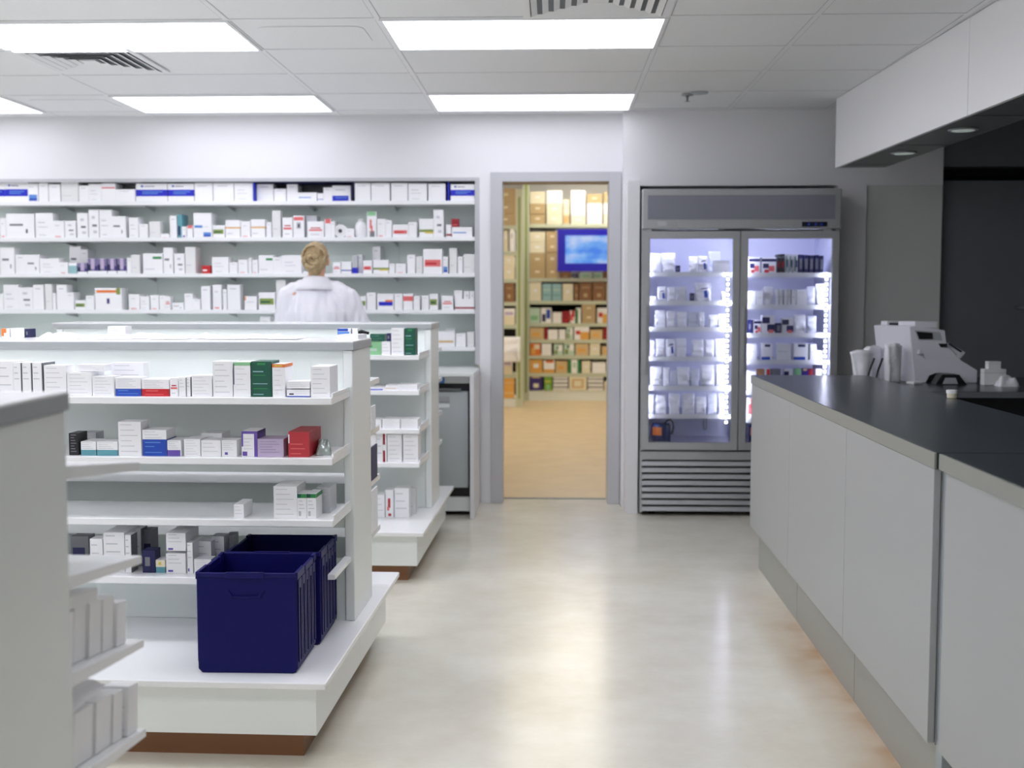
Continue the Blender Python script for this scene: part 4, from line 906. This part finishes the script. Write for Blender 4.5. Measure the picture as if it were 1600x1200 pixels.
def stack(cols, Y, z, place):
    """columns of boxes standing on a shelf: (x0, x1, [tops from the lowest up], [styles])"""
    e = []; nc = len(cols)
    for ck, (x0, x1, tops, sts) in enumerate(cols):
        zz = z
        for tp, s_ in zip(tops, sts):
            a, b = atY(x0, tp, Y), atY(x1, tp, Y); h = a.z - zz - .002
            up = [q for q in ZS + ZL if (q in ZS) == (z in ZS) and q > z + .05]
            if up: h = min(h, min(up) - .047 - zz)
            if h < .01: continue
            e.append((max(a.x + .003, -.306 if z in ZS else -9), b.x - .003, zz, h, s_, ck, len(tops))); zz += h + .0015
    n = len(e)
    lev = {}
    for k, (ax, bxx, zz, h, s_, ck, nl) in enumerate(e):
        w = bxx - ax
        q = carton_mesh('x', w, random.uniform(.25, .38), h, s_).build('cardboard_box', loc=((ax + bxx) / 2, Y + random.uniform(0, .015), zz + .0005))
        li = lev[ck] = lev.get(ck, 0) + 1
        L = (ordw(ck + 1) + (' stack' if nl > 1 else '') + ' from left') if ck < nc / 2 else (ordw(nc - ck) + (' stack' if nl > 1 else '') + ' from right')
        if nl > 1: L += ', ' + ('bottom' if li == 1 else 'top' if li == nl else ['', 'second up', 'third up'][li - 1])
        tag(q, f'{SZ(w, h)} {ST[s_][2]} {place}, {L}', 'box', GS)
stack([(828, 852, (334, 318, 299), 'qqc'), (854, 879, (335, 318, 297), 'ccx'), (880, 890, (336, 324, 311), ['ta', 'c', 'c']), (892, 915, (337, 318, 297), 'cxx'), (917, 941, (334, 317, 303), 'xxq'), (943, 958, (334, 317, 300), 'cxq')], SY, ZS[0], 'on top storeroom shelf')
stack([(827, 852, (416, 395, 378, 362), 'qqcc'), (853, 873, (416, 394, 378, 361.5), 'qqqq'), (874, 893, (424,), 'n'), (894, 904, (427,), ['nv']), (905, 925, (425,), ['mi']), (926, 942, (425,), ['mi']), (943, 958, (424,), 'n')], SY, ZS[1], 'on second storeroom shelf')
q = carton_mesh('x', .33, .25, .032, 'bk').build('recorder', loc=(atY(848, 361, SY).x, SY + .02, atY(848, 362, SY).z + .004)); tag(q, 'flat black device on the boxes left of the television', 'recorder')
stack([(827, 846, (440,), 'c'), (847, 862, (443,), ['tq']), (862.5, 878, (443,), ['tq']), (879, 896, (443,), 'c'), (897, 904, (443,), 'n'), (905, 925, (441,), 'n'), (926, 946, (441,), 'n'), (947, 958, (442,), 'q')], SY, ZS[2], 'on third storeroom shelf')
stack([(826, 844, (481,), ['mi']), (845, 862, (481,), ['bw']), (863, 878, (488,), 'x'), (878.5, 890, (486,), ['re']), (890.5, 899, (485,), ['pi']), (900, 908, (481,), ['wg']), (909, 931, (488, 475), 'qq'), (933, 954, (481,), ['oh'])], SY, ZS[3], 'on fourth storeroom shelf')
stack([(827, 850, (512,), ['ta']), (850.5, 855.5, (512,), ['re']), (856, 872, (515,), 'x'), (873, 884, (515,), 'x'), (885, 896, (511,), ['fl']), (897, 921, (510,), ['oh']), (922, 942, (515,), ['ta']), (943, 956, (512,), ['re'])], SY, ZS[4], 'on fifth storeroom shelf')
stack([(828, 845, (534,), ['op']), (846, 862, (537,), 'x'), (865, 880, (538,), ['fl']), (881, 898, (536,), ['fl']), (899, 920, (537,), ['ta']), (921, 938, (535,), 'c'), (940, 955, (541,), ['ta'])], SY, ZS[5], 'on sixth storeroom shelf')
stack([(827, 848, (562,), ['am']), (849, 867, (563,), ['wo']), (868, 887, (564,), ['ta']), (888, 907, (562,), ['gw']), (909, 923, (564,), 'c'), (925, 947, (566,), 'x')], SY, ZS[6], 'on seventh storeroom shelf')
stack([(827, 848, (588,), ['vi']), (850, 863, (586,), ['li']), (864, 888, (589,), ['st']), (889, 917, (588,), ['ct']), (918, 943, (589,), ['st']), (944, 956, (596,), 'c')], SY, ZS[7], 'on lowest storeroom shelf')
YL = 14.27
stack([(770, 806, (334, 315, 294), 'qqq')], YL, ZL[0], 'on top shelf of left rack')
stack([(772, 786, (361,), ['bi']), (787, 794, (360,), ['bi']), (796, 803, (358,), ['wi'])], YL, ZL[1], 'on second shelf of left rack')
stack([(768, 785, (415, 397), 'cc'), (786, 804, (415, 397), 'cc')], YL, ZL[2], 'on third shelf of left rack')
stack([(772, 787, (444,), 'n'), (788, 803, (442,), 'n')], YL, ZL[3], 'on fourth shelf of left rack')
stack([(770, 786, (484,), ['yw']), (787, 804, (482,), ['yw'])], YL, ZL[4], 'on fifth shelf of left rack')
stack([(770, 785, (562,), 'x'), (786, 800, (561,), ['yw'])], YL, ZL[5], 'on sixth shelf of left rack')
stack([(770, 786, (605, 590), ['by', 'by']), (787, 803, (605, 588), ['by', 'by'])], YL, ZL[6], 'on lowest shelf of left rack')
# white sack hung on the rack upright
a = atY(798, 543, YL - .07)
q = pouch('hanging_sack', .22, .14, .30, 'white'); q.location = (a.x, YL - .165, a.z - .17); tag(q, 'white bulging sack hanging at the left storeroom rack', 'sack')
# television on the rack
a, b = atY(871, 358, SY - .28), atY(871, 424, SY - .28)
T = thing('television', 'wall-hung television with blue picture in the storeroom', 'television', (a.x, SY - .28, b.z))
tw, th_ = 0.98, a.z - b.z
bx('housing', 0, tw, .004, .06, 0, th_, M['tvframe'], T, bevel=.004)
bx('screen', .10, tw - .10, .0, .0035, .10, th_ - .08, M['screen'], T)
bx('bracket', tw / 2 - .1, tw / 2 + .1, .061, .28, .15, .35, M['black'], T)

# ------------------------------------------------------------------ back desk and the things on it
D = thing('desk', 'dark desk behind the counter carrying the white machine', 'desk', (0, 0, 0))
s = MB(); s.box(1.575, 3.6, 5.55, 6.55, .872, .90, M['ctop']); s.box(1.30, 1.574, 5.93, 6.55, .872, .90, M['ctop']); s.build('top', D)
bx('edge_band', 1.575, 3.6, 5.545, 5.5495, .872, .8985, M['chardoor'], D)
bx('front_panel', 1.60, 3.58, 5.62, 5.64, .06, .871, M['black'], D)
bx('side_panel', 1.32, 1.345, 5.98, 6.5, 0, .871, M['black'], D); bx('side_panel', 3.555, 3.58, 5.66, 6.5, 0, .871, M['black'], D)
ZT = .9003
c0, c1, c2 = atZ(1427, 598, .9), atZ(1526, 598.5, .9), atZ(1371, 592.5, .9)
u = (c1 - c0); u.z = 0; W = u.length; u.normalize(); v = (c2 - c0); v.z = 0
rz = math.atan2(u.y, u.x); vl = Matrix.Rotation(-rz, 3, 'Z') @ v; DP = max(.25, vl.y); SK = vl.x
S = W / 98.0                                               # metres per photo pixel on the machine
mh = thing('counting_machine', 'white desktop machine with sloping front and small screen on the desk', 'machine', (c0.x, c0.y, ZT), rz)
def pr(pts, y0, y1, m, name, par=mh, bev=.004, sk=SK):
    b = MB(); q0 = [((x - 1427) * S + sk * y0 / DP, y0, max(.0, (597 - z)) * S) for x, z in pts]
    b.prism(q0, (sk * (y1 - y0) / DP, y1 - y0, 0), m); return b.build(name, par, bevel=bev)
prof = [(1429, 597), (1447, 597), (1452, 586), (1462, 582), (1483, 582), (1492, 587), (1502, 597), (1526, 597), (1526, 577), (1500, 561), (1478, 538), (1474, 514), (1428, 507), (1419, 508), (1425, 560)]
pr(prof, 0, DP, M['devw'], 'body')
pr([(1427, 514), (1466, 517), (1470, 530), (1433, 529)], -.002, -.0003, M['devg'], 'window')
pr([(1429, 516), (1454, 518), (1455, 528), (1434, 528)], -.004, -.0022, M['black'], 'window_pane')
pr([(1464, 535), (1477, 535), (1477, 541), (1468, 541)], -.003, -.0003, M['black'], 'slot', bev=0)
sc = pr([(1480, 537), (1484, 533), (1512, 549), (1509, 554), (1499, 565), (1494, 562)], .02, DP - .04, M['devw'], 'screen_pod')
pr([(1484, 536), (1485, 534.5), (1505, 547), (1503, 549)], .015, .019, M['navyblk'], 'screen', sc, 0)
def tb(y0, y1, x0, x1, h, m, name):
    zt = (597 - 507) * S - .012; sk = SK / DP
    b = MB(); b.prism([(x0 + sk * y0 * DP, y0 * DP, zt), (x1 + sk * y0 * DP, y0 * DP, zt), (x1 + sk * y1 * DP, y1 * DP, zt), (x0 + sk * y1 * DP, y1 * DP, zt)], (0, 0, h + .012), m); return b.build(name, mh, bevel=.004)
tb(.06, .52, .012, .125, .022, M['devw'], 'top_cover')
tb(.54, .74, .005, .10, .012, M['navyblk'], 'paper_slot')
tb(.76, .94, .0, .10, .020, M['devw'], 'feed_cover')
pr([(1431, 552), (1433, 544), (1437, 550), (1442, 552)], -.012, -.0005, M['devw'], 'hook')
t = thing('tray', 'small black tray with grey inset in front of the white machine', 'tray', (c0.x, c0.y, ZT), rz)
yo = -.14
b = MB(); k0 = .97
pts = [(1450, 599.5), (1500, 599.5), (1494, 592), (1487, 583), (1460, 583), (1453, 593)]
tp = [((x - 1427) * S * k0, yo, (599.5 - z) * S * .95) for x, z in pts]
b.prism(tp, (0, .09, 0), M['black']); b.build('shell', t, bevel=.003)
b = MB(); b.prism([((x - 1427) * S * k0, yo - .002, (599.5 - z) * S * .95) for x, z in ((1461, 598), (1485, 598), (1481, 588), (1465, 588))], (0, .0018, 0), M['devg']); b.build('inset', t)
# bags by the machine
def bag(name, w, h, loc, rz, label, seed, flare=1.0, d=.05, m='poly'):
    b = MB(); nu, nv = 26, 14; i = b._m(M[m])
    for j in range(nv + 1):
        vv = j / nv
        for k in range(nu):
            a = 2 * PI * k / nu; c, s_ = math.cos(a), math.sin(a)
            f = (1 - flare) + flare * vv
            pl = 1 + .22 * math.sin(a * 5 + seed + vv * 1.5) + .2 * noise.noise(Vector((c * 2 + seed, s_ * 2, vv * 3)))
            b.v.append((w / 2 * (.55 + .45 * f) * (abs(c) ** .6) * (1 if c > 0 else -1) * (.9 + .1 * pl), d / 2 * s_ * pl, h * vv * (1 - .05 * abs(c) * (vv > .9)) + (.012 * noise.noise(Vector((a, seed, 0))) if j == nv else 0)))
    for j in range(nv):
        for k in range(nu):
            e = (k + 1) % nu; b.f.append((j * nu + k, j * nu + e, (j + 1) * nu + e, (j + 1) * nu + k)); b.mi.append(i)
    b.f.append(tuple(reversed(range(nu)))); b.mi.append(i); b.f.append(tuple(nv * nu + k for k in range(nu))); b.mi.append(i)
    o = b.build(name, smooth=True, loc=loc, rz=rz); return tag(o, label, 'plastic bag', 'white plastic bags by the machine')
a = atY(1346, 592, 6.12); bag('plastic_bag', .125, .165, (a.x, 6.12, ZT), .1, 'sheaf of white plastic bags standing upright left of the machine', 2.0, 1.0, .06)
a = atY(1386, 592, 6.0); e = c0 + (c2 - c0) * .55
fx = Matrix.Rotation(rz, 3, 'Z') @ Vector((-.075, -.02, 0))
bag('plastic_bag', .10, .18, (c0.x + v.x * .78 + fx.x, c0.y + v.y * .78 - .02, ZT), .5, 'white plastic bag draped at the machine side, the left one', 5.0, .3, .05)
bag('plastic_bag', .10, .20, (c0.x + v.x * .25 + fx.x, c0.y + v.y * .25 - .06, ZT), .5, 'white plastic bag draped at the machine side, nearest its front corner', 8.0, .2, .05)
t = thing('bag_rack', 'black wire arms leaning between the bags and the machine', 'rack', (0, 0, 0))
for x in (1362, 1375):
    p0, p1 = atY(x - 8, 591, 6.0), atY(x + 4, 560, 6.05); p0.z = ZT + .004
    MB().tube([p0, p0.lerp(p1, .5) + Vector((-.004, 0, 0)), p1], .005, M['black']).build('arm', t, smooth=True)
bx('foot', atY(1354, 590, 6.05).x, atY(1372, 590, 6.05).x, 6.04, 6.07, ZT, ZT + .008, M['black'], t)
# white packs at the right
def pk(px0, px1, yt, yb, Y, label, d=.06):
    a, b = atY(px0, yt, Y), atY(px1, yb, Y); z0 = pk.z if yb < 590 else ZT
    m_ = MB(); w_, h_ = b.x - a.x, (a.z - z0)
    m_.box(-w_ / 2, w_ / 2, 0, d, 0, h_, P('offw')); m_.box(-w_ / 2 - .001, w_ / 2 + .001, -.001, d + .001, h_ * .75, h_ * .78, P('ltgrey'))
    o = m_.build('white_pack', loc=((a.x + b.x) / 2, Y, z0 + .0004), bevel=.006, rz=.04); pk.z = z0 + h_ + .001; return tag(o, label, 'pack', 'white packs on the desk')
pk.z = ZT
pk(1538, 1572, 577, 600, 5.95, 'larger white soft pack on the desk right of the machine', .05)
pk(1545, 1564, 565, 577, 5.96, 'small white pack lying on the larger white pack', .045)
a = atY(1573, 600, 5.9); q = crumple('tissue', .10, .08, .05, M['poly'], 4.4); q.location = (a.x, 5.86, ZT); tag(q, 'crumpled white tissue beside the white packs', 'tissue')
a = atZ(1487, 622, .955)
t = thing('jar', 'tiny white-capped jar at the rear edge of the countertop', 'jar', (a.x, a.y, .9553))
MB().lathe([(.016, 0), (.018, .003), (.018, .018)], P('cream'), n=20).build('pot', t, smooth=False); MB().lathe([(.021, .018), (.021, .03), (.018, .031)], P('white'), n=20).build('cap', t)
b = MB(); b.box(-.03, .03, -.03, .03, 0, .012, P('offw')); a = c0 + Vector((-.02, -.09, 0)); q = b.build('card_pad', loc=(a.x, a.y, ZT), rz=.4, bevel=.002); tag(q, 'small white pad at the foot of the machine corner', 'pad')

# ------------------------------------------------------------------ person in a white coat, back to the camera
def apply_mods(o):
    dg = bpy.context.evaluated_depsgraph_get(); me = bpy.data.meshes.new_from_object(o.evaluated_get(dg)); old = o.data; o.modifiers.clear(); o.data = me; bpy.data.meshes.remove(old)
def blob(name, chains, ells, m, voxel, parent=None, smooth=6, fold=None):
    bm = bmesh.new()
    def sph(c, r):
        q = bmesh.ops.create_icosphere(bm, subdivisions=2, radius=1)
        rr = r if isinstance(r, (tuple, list)) else (r, r, r)
        for vtx in q['verts']: vtx.co = Vector((vtx.co.x * rr[0], vtx.co.y * rr[1], vtx.co.z * rr[2])) + Vector(c)
        return q['verts']
    for ch in chains:
        for k in range(len(ch) - 1):
            tmp = bmesh.new()
            for c, r in (ch[k], ch[k + 1]):
                q = bmesh.ops.create_icosphere(tmp, subdivisions=2, radius=1); rr = r if isinstance(r, (tuple, list)) else (r, r, r)
                for vtx in q['verts']: vtx.co = Vector((vtx.co.x * rr[0], vtx.co.y * rr[1], vtx.co.z * rr[2])) + Vector(c)
            h = bmesh.ops.convex_hull(tmp, input=tmp.verts)
            bmesh.ops.delete(tmp, geom=[g for g in h['geom_interior'] + h['geom_unused'] if isinstance(g, bmesh.types.BMVert)], context='VERTS')
            me = bpy.data.meshes.new('tmp'); tmp.to_mesh(me); tmp.free(); bm.from_mesh(me); bpy.data.meshes.remove(me)
    for c, r in ells: sph(c, r)
    me = bpy.data.meshes.new(name); bm.to_mesh(me); bm.free(); me.materials.append(m)
    o = bpy.data.objects.new(name, me); COL.objects.link(o)
    if parent: o.parent = parent
    r = o.modifiers.new('r', 'REMESH'); r.mode = 'VOXEL'; r.voxel_size = voxel; r.use_smooth_shade = True
    s_ = o.modifiers.new('s', 'SMOOTH'); s_.iterations = smooth; s_.factor = .5
    apply_mods(o)
    if fold:
        nn = [v.normal.copy() for v in o.data.vertices]
        for v_, n_ in zip(o.data.vertices, nn): v_.co += n_ * fold(v_.co)
    for p_ in o.data.polygons: p_.use_smooth = True
    return o
pa = atY(499, 412, 7.0)
PN = thing('person', 'person seen from behind in a white coat with fair pinned-up hair, facing the shelves', 'person', (pa.x, 6.90, 0))
sc_ = 1.0
hand = []
def hand_chain(w_, d, up, side):
    """palm and five fingers from wrist w_, pointing along d"""
    d = Vector(d).normalized(); up = Vector(up).normalized(); sd = d.cross(up) * side; w_ = Vector(w_); out = []
    out.append([(w_, .022), (w_ + d * .05, (.032)), (w_ + d * .085, .026)])
    for k, (o_, l_) in enumerate(((-.027, .068), (-.009, .078), (.009, .072), (.026, .056))):
        b0 = w_ + d * .085 + sd * o_; b1 = b0 + d * l_ * .45 - up * .004; b2 = b1 + d * l_ * .33 - up * .014; b3 = b2 + d * l_ * .2 - up * .016
        out.append([(b0, .0095), (b1, .0088), (b2, .008), (b3, .007)])
    b0 = w_ + d * .025 - sd * .026; out.append([(b0, .013), (b0 + d * .032 - sd * .024, .011), (b0 + d * .06 - sd * .03 - up * .006, .009)])
    return out
sh = 1.345
Lsh, Rsh = (-.17, 0.0, sh), (.17, 0.0, sh)
Lel, Lwr = (-.225, .0, 1.07), (-.205, .10, .86)
Rel, Rwr = (.262, .07, 1.115), (.14, .27, 1.13)
body = [[((0, .0, 1.42), .05), ((0, .005, 1.49), .048)],
        [((0, 0, 1.36), (.12, .075, .05)), ((0, .005, 1.25), (.145, .095, .08)), ((0, .005, 1.08), (.125, .085, .08)), ((0, 0, .92), (.155, .105, .09)), ((0, 0, .86), (.15, .10, .08))],
        [((-.085, 0, .86), .085), ((-.095, .015, .48), .055), ((-.095, -.01, .09), .036)], [((.085, 0, .86), .085), ((.095, .015, .48), .055), ((.095, -.01, .09), .036)],
        [((-.095, -.03, .05), .035), ((-.10, .11, .03), .03)], [((.095, -.03, .05), .035), ((.10, .11, .03), .03)],
        [((-.1, 0, 1.36), .05), (Lsh, .05), (Lel, .036), (Lwr, .025)], [((.1, 0, 1.36), .05), (Rsh, .05), (Rel, .036), (Rwr, .025)]]
body += hand_chain(Lwr, (.1, .25, -1), (-1, 0, 0), 1) + hand_chain(Rwr, (-.45, .9, .15), (0, 0, 1), 1)
head_e = [((0, .012, 1.565), (.068, .088, .088)), ((0, .04, 1.505), (.05, .06, .055)), ((0, .105, 1.535), (.012, .02, .02)), ((0, .097, 1.552), (.01, .012, .025)), ((-.071, .005, 1.545), (.01, .017, .028)), ((.071, .005, 1.545), (.01, .017, .028)), ((0, .085, 1.50), (.022, .014, .009)), ((0, .085, 1.475), (.02, .02, .016))]
blob('body', body, head_e, M['skin'], .0055, PN, 4)
for s_ in (-1, 1):
    e_ = MB(); e_.lathe([(.001, -.011), (.008, -.007), (.011, 0), (.008, .007), (.001, .011)], P('white'), (s_ * .029, .082, 1.558), 12); e_.lathe([(.001, -.005), (.004, -.003), (.005, 0), (.004, .003), (.001, .005)], P('navy'), (s_ * .029, .0905, 1.558), 10); e_.build('eye', PN, smooth=True)
hr = blob('hair', [[((0, -.052, 1.505), (.045, .03, .03)), ((0, -.045, 1.455), (.026, .016, .014))], [((-.02, -.075, 1.545), (.05, .035, .04)), ((.02, -.08, 1.53), (.045, .035, .036))]],
          [((0, -.002, 1.574), (.079, .094, .088)), ((0, -.045, 1.54), (.072, .06, .065))], M['hair'], .006, PN, 3,
          fold=lambda c: .006 * noise.noise(c * 38) + .004 * noise.noise(c * 75))
# keep the hair off the face: trim the front
bm = bmesh.new(); bm.from_mesh(hr.data)
bmesh.ops.delete(bm, geom=[v_ for v_ in bm.verts if (v_.co.y > .045 and v_.co.z < 1.615 - (v_.co.y - .045) * .2) or (v_.co.y > .018 and v_.co.z < 1.545)], context='VERTS'); bm.to_mesh(hr.data); bm.free()
for k in range(11):
    rnd = random.Random(k); st_ = MB(); pts = []; rr = []
    r0 = .022 + .0045 * (k % 5); a0 = rnd.uniform(0, 6.28); zc = 1.545 + rnd.uniform(-.012, .012); xc = rnd.uniform(-.014, .014); ln = rnd.uniform(2.6, 4.6)
    if k > 6: r0 = .058; zc = 1.575; xc = 0
    for q in range(17):
        a_ = a0 + ln * q / 16; x_ = xc + r0 * math.cos(a_) * 1.1; z_ = zc + r0 * math.sin(a_)
        y_ = -.118 + (r0 / .022 - 1) * .007 if k <= 6 else -.088 + abs(x_) * .28
        if k > 6: y_ = -math.sqrt(max(.0001, 1 - (x_ / .083) ** 2 - ((z_ - 1.574) / .096) ** 2)) * .1 - .002
        pts.append((x_, y_ + .004 * math.sin(q * 1.3 + k), z_)); rr.append(.0105 * (math.sin(PI * (q + 1) / 18) ** .5) * (1.0 if k <= 6 else .8))
    st_.tube(pts, rr, M['hair2'] if k % 2 else M['hair'], 8); st_.build('hair_strand', hr, smooth=True)
coat = blob('coat', [[((0, .0, 1.375), (.135, .085, .045)), ((0, .005, 1.25), (.185, .125, .08)), ((0, .01, 1.06), (.172, .122, .08)), ((0, 0, .90), (.195, .14, .08)), ((0, 0, .55), (.215, .15, .05))],
                     [((-.09, 0, 1.385), .055), ((-.168, 0, 1.345), .062), ((-.215, .0, 1.07), .057), ((-.20, .085, .90), .045)],
                     [((.09, 0, 1.385), .055), ((.178, .0, 1.335), .066), ((.272, .07, 1.115), .062), ((.165, .235, 1.13), .045)]], [], M['coat'], .008, PN, 6,
            fold=lambda c: .013 * noise.noise(Vector((c.x * 16, c.y * 16, c.z * 4))) + .009 * noise.noise(Vector((c.x * 34 + 5, c.y * 30, c.z * 7 - c.x * 9))) + .005 * noise.noise(Vector((c.x * 9 + c.z * 12, c.z * 14, 4))))
cl = MB(); nn_ = 40; rings = [(.054, .06, 1.455, .003), (.058, .066, 1.463, .002), (.072, .078, 1.455, 0), (.103, .098, 1.412, -.004), (.122, .108, 1.385, -.006), (.118, .102, 1.383, -.006), (.09, .088, 1.41, 0), (.060, .066, 1.445, .003)]
for (rx, ry, z_, dy) in rings:
    for k in range(nn_):
        a_ = -PI / 2 + 2 * PI * k / nn_ ; cl.v.append((rx * math.cos(a_), dy + ry * math.sin(a_), z_ - .03 * max(0, math.sin(a_)) - .006 * abs(math.cos(a_))))
ci = cl._m(M['coat'])
for j in range(len(rings)):
    for k in range(nn_):
        e_ = (k + 1) % nn_; j2 = (j + 1) % len(rings); cl.f.append((j * nn_ + k, j * nn_ + e_, j2 * nn_ + e_, j2 * nn_ + k)); cl.mi.append(ci)
cl.build('collar', coat, smooth=True)
blob('trousers', [[((0, 0, .90), (.16, .11, .06)), ((0, 0, .84), (.16, .11, .06))], [((-.085, 0, .85), .092), ((-.095, .012, .48), .07), ((-.095, -.01, .09), .06)], [((.085, 0, .85), .092), ((.095, .012, .48), .07), ((.095, -.01, .09), .06)]], [], M['trouser'], .009, PN)
for s_ in (-1, 1):
    blob('shoe', [[((s_ * .095, -.045, .042), (.042, .042, .04)), ((s_ * .10, .12, .032), (.04, .05, .03))]], [], M['shoe'], .006, PN)

# ------------------------------------------------------------------ world and view
wd = bpy.data.worlds.new('world'); SC.world = wd; wd.use_nodes = True
wd.node_tree.nodes['Background'].inputs[0].default_value = (.5, .5, .55, 1); wd.node_tree.nodes['Background'].inputs[1].default_value = .15
SC.view_settings.view_transform = 'Standard'; SC.view_settings.look = 'None'; SC.view_settings.gamma = 1
SC.view_settings.exposure = -0.42
SC.cycles.max_bounces = 10; SC.cycles.diffuse_bounces = 8; SC.cycles.glossy_bounces = 4; SC.cycles.transparent_max_bounces = 12
SC.cycles.sample_clamp_indirect = 6
SC.cycles.caustics_reflective = False; SC.cycles.caustics_refractive = False
